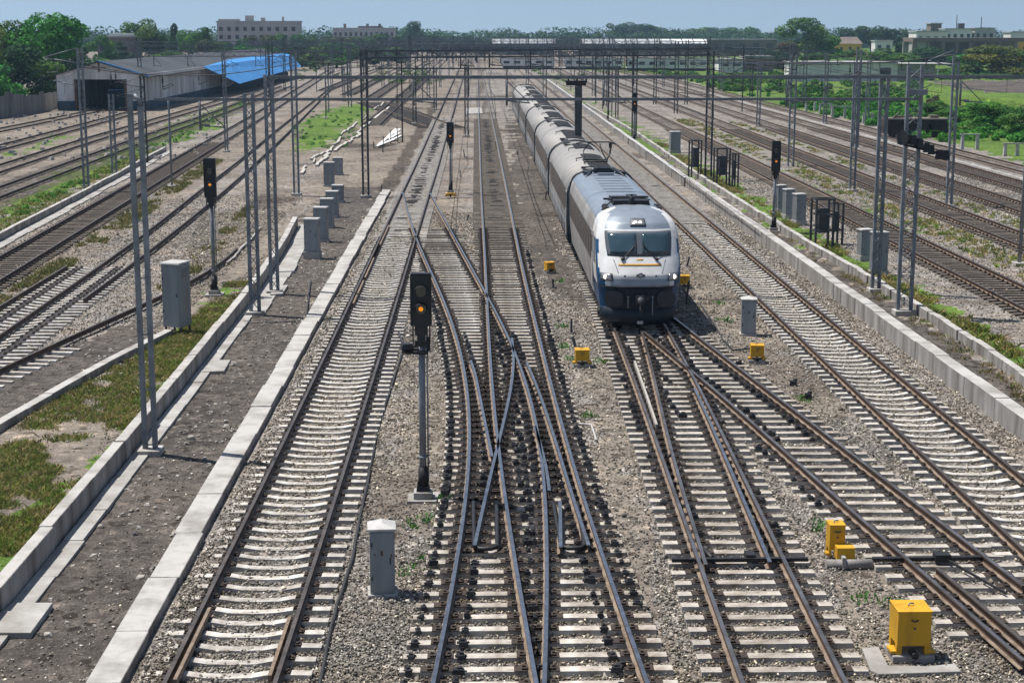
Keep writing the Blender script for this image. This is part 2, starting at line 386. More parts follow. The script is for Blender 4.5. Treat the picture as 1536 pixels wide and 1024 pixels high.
# ---------------------------------------------------------------- ground sheet
def ground_material():
    m, t, b = nt('ground_gravel_and_earth'); N, L = t.nodes, t.links
    geo = N.new('ShaderNodeNewGeometry'); pos = geo.outputs['Position']
    a = N.new('ShaderNodeAttribute'); a.attribute_name = 'Col'
    sep = N.new('ShaderNodeSeparateColor'); L.new(a.outputs['Color'], sep.inputs[0])
    def noise(sc, det=5, ro=.6):
        n = N.new('ShaderNodeTexNoise'); n.inputs['Scale'].default_value = sc; n.inputs['Detail'].default_value = det; n.inputs['Roughness'].default_value = ro
        L.new(pos, n.inputs['Vector']); return n.outputs['Fac']
    def ramp(f, *st):
        r = N.new('ShaderNodeValToRGB'); e = r.color_ramp.elements
        while len(e) < len(st): e.new(.5)
        for i, (p, c) in enumerate(st): e[i].position = p; e[i].color = (*c, 1)
        L.new(f, r.inputs[0]); return r.outputs[0]
    def mix(f, c1, c2, mode='MIX'):
        x = N.new('ShaderNodeMix'); x.data_type = 'RGBA'; x.blend_type = mode
        if isinstance(f, float): x.inputs[0].default_value = f
        else: L.new(f, x.inputs[0])
        L.new(c1, x.inputs[6]); L.new(c2, x.inputs[7]); return x.outputs[2]
    def math_(op, p, q):
        x = N.new('ShaderNodeMath'); x.operation = op; x.use_clamp = False
        for i, v in enumerate((p, q)):
            if isinstance(v, (int, float)): x.inputs[i].default_value = v
            else: L.new(v, x.inputs[i])
        return x.outputs[0]
    def mask(w, nz, k=.9, lo=.42, hi=.62):
        v = math_('ADD', w, math_('MULTIPLY', math_('SUBTRACT', nz, .5), k))
        r = N.new('ShaderNodeMapRange'); r.interpolation_type = 'SMOOTHSTEP'; r.inputs[1].default_value = lo; r.inputs[2].default_value = hi
        L.new(v, r.inputs[0]); return r.outputs[0]
    vo = N.new('ShaderNodeTexVoronoi'); vo.inputs['Scale'].default_value = 13; L.new(pos, vo.inputs['Vector'])
    vs = N.new('ShaderNodeSeparateColor'); L.new(vo.outputs['Color'], vs.inputs[0])
    vo2 = N.new('ShaderNodeTexVoronoi'); vo2.inputs['Scale'].default_value = 5; L.new(pos, vo2.inputs['Vector'])
    vs2 = N.new('ShaderNodeSeparateColor'); L.new(vo2.outputs['Color'], vs2.inputs[0])
    n1, n2, n3 = noise(.55), noise(3.2), noise(18, 4)
    gv = math_('ADD', math_('MULTIPLY', vs.outputs[0], .65), math_('MULTIPLY', n2, .35))
    grav = ramp(gv, (.05,(.086,.080,.077)), (.42,(.19,.177,.168)), (.72,(.28,.261,.242)), (.97,(.46,.43,.395)))
    grav = mix(mask(n1, n2, .5, .4, .7), grav, ramp(gv, (.1,(.095,.083,.072)), (.6,(.225,.192,.160)), (.95,(.42,.365,.305))))
    dirt = ramp(math_('ADD', math_('MULTIPLY', n2, .5), math_('MULTIPLY', n3, .5)), (.33,(.034,.030,.028)), (.5,(.085,.074,.066)), (.62,(.15,.134,.12)), (.76,(.32,.29,.26)))
    tan = ramp(math_('ADD', math_('MULTIPLY', n2, .55), math_('MULTIPLY', n3, .45)), (.32,(.085,.070,.056)), (.46,(.17,.147,.124)), (.6,(.26,.226,.19)), (.74,(.40,.36,.315)))
    grn = ramp(math_('ADD', math_('MULTIPLY', n2, .5), math_('MULTIPLY', n3, .5)), (.32,(.035,.068,.013)), (.5,(.085,.155,.024)), (.66,(.17,.24,.04)))
    c = mix(mask(sep.outputs[2], n2), grav, tan)
    c = mix(mask(sep.outputs[0], n2), c, dirt)
    c = mix(mask(sep.outputs[1], n2, 1.3, .45, .7), c, grn)
    stain_shade = ramp(n2, (.3,(.03,.024,.02)), (.7,(.075,.058,.046)))  # dark tone for oil and rust, and shade painted beside the rails
    c = mix(mask(a.outputs['Alpha'], vs.outputs[1], .55, .35, .9), c, stain_shade)
    n4 = noise(.16, 8, .78); mot = ramp(n4, (.32,(.42,.40,.39)), (.47,(.86,.85,.84)), (.56,(1.05,1.03,1.0)), (.7,(1.25,1.22,1.18)))
    c = mix(1.0, c, mot, 'MULTIPLY')
    sp = ramp(vs2.outputs[1], (.0,(.35,.33,.31)), (.10,(.6,.58,.55)), (.13,(1,1,1)), (.95,(1,1,1)), (.97,(1.6,1.55,1.5)))
    c = mix(1.0, c, sp, 'MULTIPLY')
    L.new(c, b.inputs['Base Color']); b.inputs['Roughness'].default_value = .95; b.inputs['Specular IOR Level'].default_value = .2
    hh = math_('ADD', math_('MULTIPLY', vo.outputs['Distance'], -.7), math_('MULTIPLY', n3, .6))
    bp = N.new('ShaderNodeBump'); bp.inputs['Strength'].default_value = .9; bp.inputs['Distance'].default_value = .05
    L.new(hh, bp.inputs['Height']); L.new(bp.outputs[0], b.inputs['Normal'])
    return m
def build_ground():
    ys = np.concatenate([np.arange(12, 60, .3), np.geomspace(60, 400, 230)[0:], np.geomspace(410, 1750, 30)])
    u = np.linspace(-1, 1, 560)
    Yg, Ug = np.meshgrid(ys, u, indexing='ij'); Xg = Ug*(14+.5*Yg)+.021*Yg
    d, g, t, s = zones(Xg, Yg); Zg = ground_h(Xg, Yg)
    co = np.stack([Xg, Yg, Zg], -1).reshape(-1, 3); n, k = Yg.shape
    i = np.arange(n*k).reshape(n, k)
    f = np.stack([i[:-1,:-1], i[:-1,1:], i[1:,1:], i[1:,:-1]], -1).reshape(-1, 4)
    col = np.stack([d, g, t, s], -1).reshape(-1, 4)
    me = np_mesh('ground', co, f, ground_material(), col, True)
    struct(link(bpy.data.objects.new('ground', me)))
build_ground()

# ---------------------------------------------------------------- loose ballast stones near the camera
def stones():
    n = 330000
    y = 22+70*RNG.random(n)**1.75; xl = -7.5-.12*(y-22); xr = np.minimum(8+.36*(y-22), W2X+.0); x = xl+(xr-xl)*RNG.random(n)
    W3 = lambda q: np.interp(q, W3L.yy, W3L.xx)
    extra = 60000
    ye = 42+60*RNG.random(extra); xe = -8.6-.42*(ye-22)*RNG.random(extra)-.5
    yr = 45+70*RNG.random(extra); xr2 = W3(yr)+.6+22*RNG.random(extra)
    x = np.concatenate([x, xe, xr2]); y = np.concatenate([y, ye, yr])
    d, g, t, s = zones(x, y)
    keep = RNG.random(len(x)) < np.clip(1.0-.93*np.clip(d, 0, 1)-.5*t-.95*g, .05, 1)
    x, y, d, g, t, s = (q[keep] for q in (x, y, d, g, t, s))
    W3X = W3(x*0+y); w4 = np.interp(y, W4.yy, W4.xx)
    ok = ~((x > w4-.35) & (x < w4+.75)); k5 = np.interp(y, W5.yy, W5.xx); ok &= ~(np.abs(x-k5) < .4)
    w1 = np.interp(y, W1L.yy, W1L.xx); ok &= ~((x > w1-.02) & (x < w1+.66) & (y < 104)); ok &= ~((x > W2X-.03) & (x < W2X+.6)); ok &= ~((x > W3X-.05) & (x < W3X+.4))
    x, y, d, t, s = (q[ok] for q in (x, y, d, t, s))
    n = len(x); z = ground_h(x, y)+RNG.normal(.012, .018, n)
    r = (.017+.024*RNG.random(n)**2)*(1+np.clip((y-30)/60, 0, 1)*.5); big = RNG.random(n) < .012; r[big] *= 1.9
    base = np.array([(1,0,0),(-1,0,0),(0,1,0),(0,-1,0),(0,0,1),(0,0,-1)], float)
    tri = np.array([(0,2,4),(2,1,4),(1,3,4),(3,0,4),(2,0,5),(1,2,5),(3,1,5),(0,3,5)])
    v = base[None]*(.55+.75*RNG.random((n,6,1)))+RNG.normal(0, .22, (n,6,3))
    th = RNG.random(n)*6.283; ca, sa = np.cos(th), np.sin(th)
    tl = RNG.normal(0, .5, n); v2 = v.copy(); v2[:,:,1] = v[:,:,1]*np.cos(tl)[:,None]-v[:,:,2]*np.sin(tl)[:,None]; v2[:,:,2] = v[:,:,1]*np.sin(tl)[:,None]+v[:,:,2]*np.cos(tl)[:,None]
    v = v2; vx = v[:,:,0]*ca[:,None]-v[:,:,1]*sa[:,None]; vy = v[:,:,0]*sa[:,None]+v[:,:,1]*ca[:,None]
    co = np.stack([vx*r[:,None]+x[:,None], vy*r[:,None]+y[:,None], v[:,:,2]*.8*r[:,None]+z[:,None]], -1).reshape(-1, 3)
    f = (tri[None]+(np.arange(n)*6)[:,None,None]).reshape(-1, 3)
    q = RNG.random(n); warm = RNG.random(n)
    val = .07+.25*q**1.2+.30*(q > .93); warmth = np.clip(fbm(x, y, .25, 61)*1.6-.4, 0, 1)*.55+warm*.45
    c = np.stack([val*(1.05+.14*warmth), val*(1+.0*warmth), val*(.93-.22*warmth)], -1)
    rs = s*RNG.random(n)**.4; c *= (1-.72*rs)[:,None]; c *= np.stack([1+.12*rs, 1-.05*rs, 1-.18*rs], -1)
    c[d > .5] *= 1.15
    col = np.repeat(np.concatenate([np.clip(c, 0, .8), np.ones((n,1))], 1)[:,None], 6, 1).reshape(-1, 4)
    o = link(bpy.data.objects.new('ballast_stones', np_mesh('ballast_stones', co, f, M['stone'], col)))
    o['kind'] = 'stuff'; o['label'] = 'loose grey and brown ballast stones between the tracks'; o['category'] = 'ballast'
stones()

# ---------------------------------------------------------------- rails and sleepers
RP = [(-.07,0),(.07,0),(.07,.014),(.014,.03),(.012,.118),(.036,.13),(.036,.165),(-.036,.165),(-.036,.13),(-.012,.118),(-.014,.03),(-.07,.014)]
RM = [0,0,2,0,0,0,1,0,0,0,2,2]
ZS = .08
def rail(line, parent, dull=False, y0=None, y1=None, off=0.0, name='rail', dz=0.0):
    m = MB(); m.sweep(RP, line.path(y0, y1, ZS+dz, off), RM)
    return m.build(name, [M['rust'], dull if not isinstance(dull, bool) else M['head_dull'] if dull else M['head'], M['rust_light']], parent)
def sleeper_mesh(name, ln=2.75, mt='sleeper', dip=.055, clips=True, dx=GA/2):
    m = MB(); st = [-ln/2, -dx-.2, -dx+.2, -.4, 0, .4, dx-.2, dx+.2, ln/2]; zt = [0, .004, .004, -dip*.75, -dip, -dip*.75, .004, .004, 0]
    n0 = 0
    for x, z in zip(st, zt):
        x += 0 if abs(x) < .5 else random.uniform(-.015, .015); z += ZS-.004+random.uniform(-.004, .004)
        for o, zz in ((-.135,-.16),(.135,-.16),(.10,z),(-.10,z)): m.v.append((x, o, zz))
    k = len(st)
    for i in range(k-1):
        for j in range(4): a = i*4+j; b = i*4+(j+1)%4; m.face((a, a+4, b+4, b), 0)
    m.face((0,1,2,3), 0); m.face(tuple((k-1)*4+j for j in (3,2,1,0)), 0)
    if clips:
        for s in (-dx, dx):
            m.box((s, 0, ZS+.004), (.34, .19, .012), 0, 1)
            for e in (-.115, .115):
                m.box((s+e, 0, ZS+.018), (.09, .15, .035), 0, 1); m.bar((s+e*.8, -.05, ZS+.05), (s+e*1.25, .05, ZS+.045), .03, .03, 1)
    return m.mesh(name, [M[mt], M['clip']])
SLP = [sleeper_mesh('sleeper') for _ in range(4)]
SLO = [sleeper_mesh('old_sleeper', 2.7, 'tie_old', .0) for _ in range(2)]
def heading(L, y): return math.atan2(-(L.x(y+.5)-L.x(y-.5)), 1.0)
def distant_tie(m, x, y, a, dz=0.0, oily=True):
    k = random.uniform(.10,.42); on_ = oily and random.random() < min(1, (y-78)/45) and random.random() < .35+.6*(fbm(np.array([3.0]), np.array([y]), .22, 5)[0] > .45); z = ZS-.08+dz; ca, sa = math.cos(a), math.sin(a); c = random.uniform(-.16,.16)
    for x0, x1, mi in ((-1.35, c-k, 0), (c-k, c+k, 1 if on_ else 0), (c+k, 1.35, 0)):
        q = (x0+x1)/2; m.box((x+q*ca, y+q*sa, z), (x1-x0-.004, .22, .16), a, mi)
def add_sleepers(root, L, y0, y1, meshes, step=.6, most=100, dz=0.0, far=None):
    y = y0; n = 0
    while y < y1 and n < most:
        o = bpy.data.objects.new('sleeper', meshes[n % len(meshes)] if random.random() > .3 else random.choice(meshes)); link(o, root)
        o.location = Vector((L.x(y)+random.uniform(-.02,.02), y, dz+random.uniform(-.006,.006)))-root.location
        o.rotation_euler = (0, 0, heading(L, y)+random.uniform(-.008,.008)+(math.pi if n % 2 else 0)); y += step*(1+random.uniform(-.05,.05)); n += 1
    if far and y < far:
        m = MB()
        while y < far:
            distant_tie(m, L.x(y), y, heading(L, y), dz, L is T1); y += step
        o = m.build('distant_sleepers', [meshes[0].materials[0], M['oil']], root); o['kind'] = 'stuff'
def track(name, L, label, y0, y1, meshes=SLP, dull=True, most=100, far=None, group='railway tracks', sl=True, step=.6, dz=0.0, sy0=None):
    root = empty(name, (L.x(y0), y0, 0), label, 'railway track', group)
    for s in (-GA/2, GA/2): rail(L, root, dull, y0, y1, s)
    if sl: add_sleepers(root, L, sy0 or y0, y1, meshes, step, most, dz, far)
    return root
t1 = track('railway_track', T1, 'straight track on white concrete sleepers beside the low kerb left of the tall signal', Y0, 700, dull=True, far=190)
t4 = track('railway_track', T4, 'curving-topped white sleeper track along the left foot of the long low white wall', 26, 700, dull=True, far=190)
for L, lab, ya in ((T5,'dark track just beyond the weedy strip and grey cabinets on the right',45),(T6,'second dark track beyond the weedy strip on the right',55),
               (T7,'third dark track beyond the weedy strip, edged with pale gravel',65),(T8,'dark track nearest the pale path below the green field',72)):
    track('railway_track', L, lab, ya, 700, SLO, True, 90, 170)
track('railway_track', T9, 'outermost thin track along the edge of the green field', 80, 500, SLO, True, 30, 110)
# left yard
l1 = empty('railway_track', (L1a.x(46), 46, 0), 'half-buried yard track with white sleepers showing beside dry grass', 'railway track', 'railway tracks')
rail(L1a, l1, True); rail(L1b, l1, True, name='rail'); rail(L1c, l1, True)
mid = Line(pts=[(L1a.x(y)-(.87 if y < 66 else .87-1.74*min(1,(y-66)/6)), y) for y in np.arange(45, 200, 2.0)])
add_sleepers(l1, Line(pts=[(L1a.x(y)-.1, y) for y in np.arange(45, 74, 1.0)]), 46, 70, [sleeper_mesh('long_sleeper', 3.4) for _ in range(2)], .6, 60)
track('railway_track', L2, 'yard track with brown sleepers between dry grass and the grey slab kerb', 48, 420, SLO, True, 90, 150)
for L, lab, ya, yb in ((L3,'dark yard track on a black cinder bed below the lattice mast',70,L3.y1),(L4,'yard track with pale gravel between its rails',80,L4.y1),
                       (L5,'yard track leading to the open end of the whitewashed shed',90,L5.y1),(L6,'yard track nearest the broken boundary wall',100,L6.y1)):
    track('railway_track', L, lab, ya, yb, SLO, True, 40, None, sl=(L in (L4,)), step=.65, dz=-.04)
l0 = empty('railway_track', (L0.x(46), 46, 0), 'single rusty rail of a buried siding beside the big grey cabinet', 'railway track', 'railway tracks')
rail(L0, l0, True)
add_sleepers(l0, Line(pts=[(L0.x(y)+.30, y) for y in np.arange(44, 70, 1.0)]), 46.3, 52, [sleeper_mesh('short_sleeper', .95, 'sleeper', .0, False, .2) for _ in range(2)], .62, 12, -.03)

for X_, ya, lab in ((-11.6,178,'nearest'),(-16.2,245,'second'),(-21.0,262,'third'),(-26.5,280,'fourth')):
    LX_ = Line(x=X_); rt_ = track('railway_track', LX_, 'distant yard track on the bare ground, %s one left of the left line' % lab, ya, 600, SLO, True, 1, None, sl=False)
    m = MB(); yb_ = ya
    while yb_ < 360: m.box((X_+random.uniform(-.05,.05), yb_, ZS-.10), (2.6, .22, .14)); yb_ += .72
    o = m.build('distant_sleepers', M['tie_mid'], rt_); o['kind'] = 'stuff'
# ---- switch tracks: long ties shared by the crossing lines
def tie_mesh(x0, x1, rails, braces, wd=.25):
    m = MB(); n = max(3, int((x1-x0)/.7)); c = (x0+x1)/2
    for i in range(n+1):
        x = x0-c+(x1-x0)*i/n; z = ZS-.004+random.uniform(-.006,.006)
        for o, zz in ((-wd/2-.02,-.16),(wd/2+.02,-.16),(wd/2-.02+random.uniform(-.008,.008),z),(-wd/2+.02,z)): m.v.append((x, o, zz))
    for i in range(n):
        for j in range(4): a = i*4+j; b = i*4+(j+1)%4; m.face((a, a+4, b+4, b), 0)
    m.face((0,1,2,3), 0); m.face(tuple(n*4+j for j in (3,2,1,0)), 0)
    for r in rails:
        m.box((r-c, random.uniform(-.01,.01), ZS+.003), (random.uniform(.42,.62), wd*.9, .014), 0, 1)  # wide dark plate, also paints the grease and shadow band along the rail
        for e in (-.12, .12):
            m.box((r-c+e, random.uniform(-.01,.01), ZS+.02), (.10, .17, .045), 0, 1); m.box((r-c+e*1.15, 0, ZS+.05), (.05, .06, .04), 0, 1)
    return m, braces, c
def plate_mesh():
    bm = MB(); w = random.uniform(.17,.25); h = random.uniform(.07,.12)
    bm.box((0, 0, ZS+h/2-.01), (w, random.uniform(.19,.26), h), random.uniform(-.08,.08), 0, .76)
    bm.box((random.uniform(-.03,.03), .02, ZS+h+.004), (w*.5, .11, .05), random.uniform(-.3,.3), 0, .75); bm.tube([(-w*.62,.02,ZS+.03),(w*.62,.02,ZS+.03)], .028, 6)
    return bm.mesh('tie_plate', M['black'])
PLM = []
def add_tie(root, x0, x1, y, rails, braces, rz=0.0):
    m, bm, c = tie_mesh(x0, x1, rails, braces)
    o = bpy.data.objects.new('switch_tie', m.mesh('switch_tie', [M['tie_mid'] if random.random() < (y-62)/22 else M['tie'], M['clip']])); link(o, root)
    o.location = Vector((c, y, random.uniform(-.005,.005)))-root.location; o.rotation_euler = (0, 0, rz)
    if not PLM: PLM.extend(plate_mesh() for _ in range(9))
    for bx in bm:
        b = bpy.data.objects.new('tie_plate', random.choice(PLM)); link(b, o); b.location = (bx-c, random.uniform(-.03,.03)-.05, random.uniform(-.012,.004)); b.rotation_euler = (random.uniform(-.06,.06), random.uniform(-.06,.06), random.uniform(-.25,.25)); b.scale = (random.uniform(.5,.92), random.uniform(.6,1.0), random.uniform(.55,.95))
    return o
def on(L, y): return L.y0 <= y <= L.y1
t2 = empty('switch_track', (T2L.x(Y0), Y0, 0), 'central main track of worn tie plates crossing a diverging line in the middle', 'railway track', 'railway tracks')
rail(T2L, t2, False); rail(T2R, t2, False); rail(PF, t2, False, name='switch_blade'); rail(PE, t2, False, name='guard_rail')
pt = empty('switch_track', (PA.x(Y0), Y0, 0), 'diverging track that leaves the left line and crosses the central main track', 'railway track', 'railway tracks')
rail(PA, pt, False); rail(PC, pt, False); rail(PD, pt, False, name='switch_blade'); rail(PG, pt, False, name='guard_rail'); rail(PI, pt, False, name='guard_rail')
y = 23.4; n = 0
ysplit = G(735, 500).y; PAe = PA.y1
while y < 100:
    a, b, c, h = PA.x(y), T2L.x(y), PC.x(y), T2R.x(y)
    if y < ysplit:
        x0, x1 = min(a, b)-.62, max(h, c)+.55
        rs = [a, b, c, h]+[L.x(y) for L in (PD, PE, PF, PG) if on(L, y)]
        br = [x0+.14]
        if y < G(0,850).y: br += [a+.34]
        br += [(b+c)/2+random.uniform(-.12,.12)]
        if y < G(0,700).y: br += [h-.36]
        if y < G(0,700).y or random.random() < .5: br += [(max(a,b)+min(c,h))/2 + .1] if y > G(0,830).y else []
        if y > G(0,930).y: br += [x1-.16]
        if G(0,760).y < y: br += [a+.36, (b+c)/2+.3]
        if y > G(0,640).y: br += [c+.28]
        if y < G(0,900).y and random.random() < .85:
            xm = (b+PC.x(y))/2; add_tie(t2, x0, x1, y, rs, br)
        else: add_tie(t2, x0, x1, y, rs, br)
    else:
        x0 = b-.5
        if c < b-.85 or y > PAe:
            pass
        if y < PAe:
            add_tie(pt, a-.55, (c+.5) if c < b-.75 else b-.3, y, [a, c] if c < b-.2 else [a], [a-.4] if y < G(0,440).y else [])
            add_tie(t2, b-(.3 if c > b-.75 else .5)+(.03), h+.55, y, [b, h]+([c] if c > b else []), [h+.42] if y < 75 else [])
        else: add_tie(t2, b-.5, h+.5, y, [b, h], [])
    y += .6 if y < 62 else .66; n += 1
    if n > 97: break
m = MB()
while y < 190:
    distant_tie(m, (T2L.x(y)+T2R.x(y))/2, y, 0.0); y += .62
o = m.build('distant_sleepers', [M['tie_mid'], M['oil']], t2); o['kind'] = 'stuff'
t3 = empty('switch_track', (T3L.x(Y0), Y0, 0), 'track under the white and blue train with a closed switch in front of it', 'railway track', 'railway tracks')
rail(T3L, t3, M['head_mid']); rail(T3R, t3, M['head_mid']); rail(T3I, t3, M['head_mid'], name='switch_blade'); rail(T3J, t3, False, name='switch_blade')
tb = empty('switch_track', (TBL.x(30), 30, 0), 'diverging track that leaves the train track and runs off at lower right', 'railway track', 'railway tracks')
rail(TBL, tb, M['head_mid']); rail(TBR, tb, M['head_mid']); rail(TBM, tb, True, name='guard_rail', off=.14)
m = MB(); m.sweep([(-.03,0),(.03,0),(.03,.13),(-.03,.13)], T3W.path(z=ZS+.02)); m.build('check_bar', M['rubble'], t3)
y = 23.3; n = 0
while y < 96:
    a, h = T3L.x(y), T3R.x(y); rs = [a, h]+[L.x(y) for L in (T3I, T3J) if on(L, y)]
    zone = G(0,850).y < y < G(0,470).y
    br = [q for q in (a-.26, a+.26, h+.24) if random.random() < (.55 if y > G(0,700).y else .38)] if zone else []
    if zone and y > G(0,640).y: br += [(a+h)/2+random.uniform(-.2,.2)]
    if on(TBL, y) and on(TBR, y) and TBL.x(y)-h < 1.15:
        add_tie(t3, a-.6, TBR.x(y)+.6, y, rs+[TBL.x(y), TBR.x(y)], br+[TBL.x(y)+.35, TBR.x(y)-.3])
    else: add_tie(t3, a-.55, h+.55, y, rs, br)
    y += .6; n += 1
    if n > 98: break
y = 26.0; n = 0
while y < TBR.y1 and n < 80:
    h = T3R.x(y)
    if TBL.x(y)-h >= 1.15:
        a, b = TBL.x(y), TBR.x(y)
        add_tie(tb, a-.6, b+.6, y, [a, b]+([TBM.x(y)+.14] if on(TBM, y) else []), [a-.38] if (G(0,800).y < y < G(0,640).y and random.random() < .7) else [], 0.0)
    y += .6; n += 1
LB = Line([(560,152),(585,160),(615,171),(645,182),(662,188)])
bt = empty('railway_track', (LB.x(LB.y0), LB.y0, 0), 'dark branch track joining the left line from the left beyond the small distant signal', 'railway track', 'railway tracks')
for s_ in (-1.0, 1.0): rail(LB, bt, True, off=s_*1.5)
m = MB(); yb_ = LB.y0
while yb_ < LB.y1: m.box((LB.x(yb_), yb_, ZS-.09), (5.0, .25, .16)); yb_ += .62
o = m.build('distant_sleepers', M['oil'], bt); o['kind'] = 'stuff'
# switch rods and closing bars
def ushape(parent, xa, xb, y, up, name='stretcher_bar'):
    m = MB(); m.tube([(xa, y+up, ZS+.09), (xa+.02, y+.15, ZS+.09), (xa+.14, y, ZS+.09), (xb-.14, y, ZS+.09), (xb-.02, y+.15, ZS+.09), (xb, y+up, ZS+.09)], .045, 8)
    m.build(name, M['black'], parent)
p = G(712,835); ushape(pt, PA.x(p.y)+.28, T2L.x(p.y)-.28, p.y, 3.2); ushape(t2, PC.x(p.y)+.28, T2R.x(p.y)-.25, p.y, 3.0)
p = G(1100,850)
m = MB(); m.bar((T3L.x(p.y)-.5, p.y-.05, .17), (T3R.x(p.y)+.5, p.y-.05, .17), .10, .07); m.tube([(T3L.x(p.y)+.2, p.y+.6, .18), (T3L.x(p.y)+.3, p.y, .18)], .05); m.box((T3L.x(p.y)+1.05, p.y+.1, .2), (.18,.3,.12)); m.build('stretcher_bar', M['black'], t3)
p = G(1400,850)
m = MB(); m.bar((TBL.x(p.y)-.6, p.y, .17), (TBR.x(p.y)+.1, p.y+.05, .17), .12, .07); m.box((TBL.x(p.y)+.75, p.y, .2), (.3,.25,.16)); m.bar((TBL.x(p.y)+.8, p.y, .18), (TBL.x(p.y)+1.4, p.y-1.9, .14), .04); m.build('stretcher_bar', M['black'], tb)
for L, y0, y1, o in ((T1, G(0,1040).y, G(0,930).y, -GA/2+.13), (T1, G(0,1035).y, G(0,945).y, GA/2-.13), (T1, G(0,425).y, G(0,375).y, -GA/2+.12), (T1, G(0,395).y, G(0,345).y, -GA/2+.12), (T1, G(0,465).y, G(0,430).y, -GA/2+.12)):
    m = MB(); m.sweep([(-.03,0),(.03,0),(.03,.13),(-.03,.13)], L.path(y0, y1, ZS+.01, o)); m.build('fishplate', M['rust_light'], t1)
# ---------------------------------------------------------------- kerbs, low walls, slabs
def seg_wall(name, L, y0, y1, x0, x1, h, seg, mats, label, cat='wall', jit=.028, z0=-.3, group=None):
    m = MB(); y = y0; yb = y0
    while y < y1:
        ye = min(y+seg*random.uniform(.85,1.15), y1)
        a0, a1 = L.x(y), L.x(ye-.015); j = random.uniform(-jit, jit); k = random.uniform(-jit, jit)*.6
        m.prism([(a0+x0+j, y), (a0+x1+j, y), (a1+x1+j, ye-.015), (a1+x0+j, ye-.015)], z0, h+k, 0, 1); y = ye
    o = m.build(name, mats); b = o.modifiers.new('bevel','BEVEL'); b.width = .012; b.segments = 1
    tag(o, label, cat, group); return o
LX0 = Line(x=0.0)
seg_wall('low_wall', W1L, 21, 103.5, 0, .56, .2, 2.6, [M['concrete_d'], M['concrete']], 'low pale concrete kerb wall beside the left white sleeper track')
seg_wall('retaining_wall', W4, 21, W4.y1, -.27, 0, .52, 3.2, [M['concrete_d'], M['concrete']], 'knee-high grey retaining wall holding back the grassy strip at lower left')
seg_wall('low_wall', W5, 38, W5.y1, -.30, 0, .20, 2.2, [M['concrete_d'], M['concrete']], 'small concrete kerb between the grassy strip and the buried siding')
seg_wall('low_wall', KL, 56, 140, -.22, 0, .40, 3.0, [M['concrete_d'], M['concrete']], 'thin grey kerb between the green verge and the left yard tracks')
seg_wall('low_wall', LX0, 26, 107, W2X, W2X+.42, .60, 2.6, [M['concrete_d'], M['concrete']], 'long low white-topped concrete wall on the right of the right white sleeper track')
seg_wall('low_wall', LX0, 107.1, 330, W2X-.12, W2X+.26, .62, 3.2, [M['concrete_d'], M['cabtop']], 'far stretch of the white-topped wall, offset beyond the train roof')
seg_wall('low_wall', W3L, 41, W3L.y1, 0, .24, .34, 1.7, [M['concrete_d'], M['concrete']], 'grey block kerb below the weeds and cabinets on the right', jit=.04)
def slabs(name, L, y0, y1, x0, x1, z, seg, label, wob=.03):
    m = MB(); y = y0
    while y < y1:
        ye = min(y+seg*random.uniform(.8,1.2), y1); a0, a1 = L.x(y), L.x(ye-.02); r = x1+random.uniform(-wob, wob); k = random.uniform(-.01,.01)
        m.prism([(a0+x0, y), (a0+r, y), (a1+r, ye-.02), (a1+x0, ye-.02)], -.1, z+k); y = ye
    o = m.build(name, M['slab']); o['kind'] = 'structure'; o['label'] = label
slabs('path_slabs', W4, 21, 58, .05, .47, .055, 2.4, 'strip of concrete slabs along the foot of the retaining wall')
slabs('path_slabs', W4, 58.05, 86, .05, .85, .055, 3.0, 'wider concrete slabs beside the row of small cabinets')
slabs('path_slabs', LX0, 70, 260, 38.3, 38.75, .05, 6, 'pale narrow path along the outer right yard track', .12)
slabs('path_slabs', KL, 56, 140, .03, .62, .05, 3.5, 'concrete slabs along the kerb of the left yard', .1)
def pad(pix, z, label, name='concrete_slab'):
    m = MB(); P = [G(a, b, z) for a, b in pix]; m.prism([(p.x, p.y) for p in P][::-1], -.05, z)
    o = m.build(name, M['slab'], bevel=.01); tag(o, label, 'slab', 'loose concrete slabs'); return o
pad([(19,903),(79,903),(46,948),(-40,948)], .10, 'broad cracked concrete slab at the lower left corner')
pad([(424,397),(447,395),(441,406),(415,407)], .10, 'concrete slab bridging the path near the second left mast')
pad([(415,428),(432,427),(424,440),(405,441)], .10, 'concrete slab beside the foot of the second left mast')
pad([(318,540),(346,539),(336,556),(303,557)], .085, 'concrete slab broken off the edge of the slab path')

# ---------------------------------------------------------------- masts and gantries
def upright(m, x, y, z0, z1, w=.10, d=.16): m.box((x, y, (z0+z1)/2), (w, d, z1-z0))
def mast_leg(m, x, y, h, w, style='zig', sw=.12, sd=.15, z0=.0):
    for s in (-w/2, w/2): upright(m, x+s, y, z0, h, sw, sd)
    n = max(2, int(h/ (.42 if style == 'zig' else 1.25)))
    for i in range(n):
        za, zb = z0+.2+(h-z0-.3)*i/n, z0+.2+(h-z0-.3)*(i+1)/n
        if style == 'zig':
            s = 1 if i % 2 else -1
            m.bar((x-s*w/2, y-sd/2-.01, za), (x+s*w/2, y-sd/2-.01, zb), .06, .02); m.bar((x+s*w/2, y+sd/2+.01, za), (x-s*w/2, y+sd/2+.01, zb), .06, .02)
            if i % 2: m.bar((x-w/2, y-sd/2-.014, za), (x+w/2, y-sd/2-.014, za), .08, .02)
        else: m.bar((x-w/2, y-sd/2-.012, za), (x+w/2, y-sd/2-.012, za), .06, .02)
def footing(root, p, w, name='footing', h=.14):
    m = MB(); m.box((p.x, p.y, h/2-.1), (w+.34, .62, h+.2), 0, 0, .96); m.build(name, M['concrete'], root, bevel=.015)
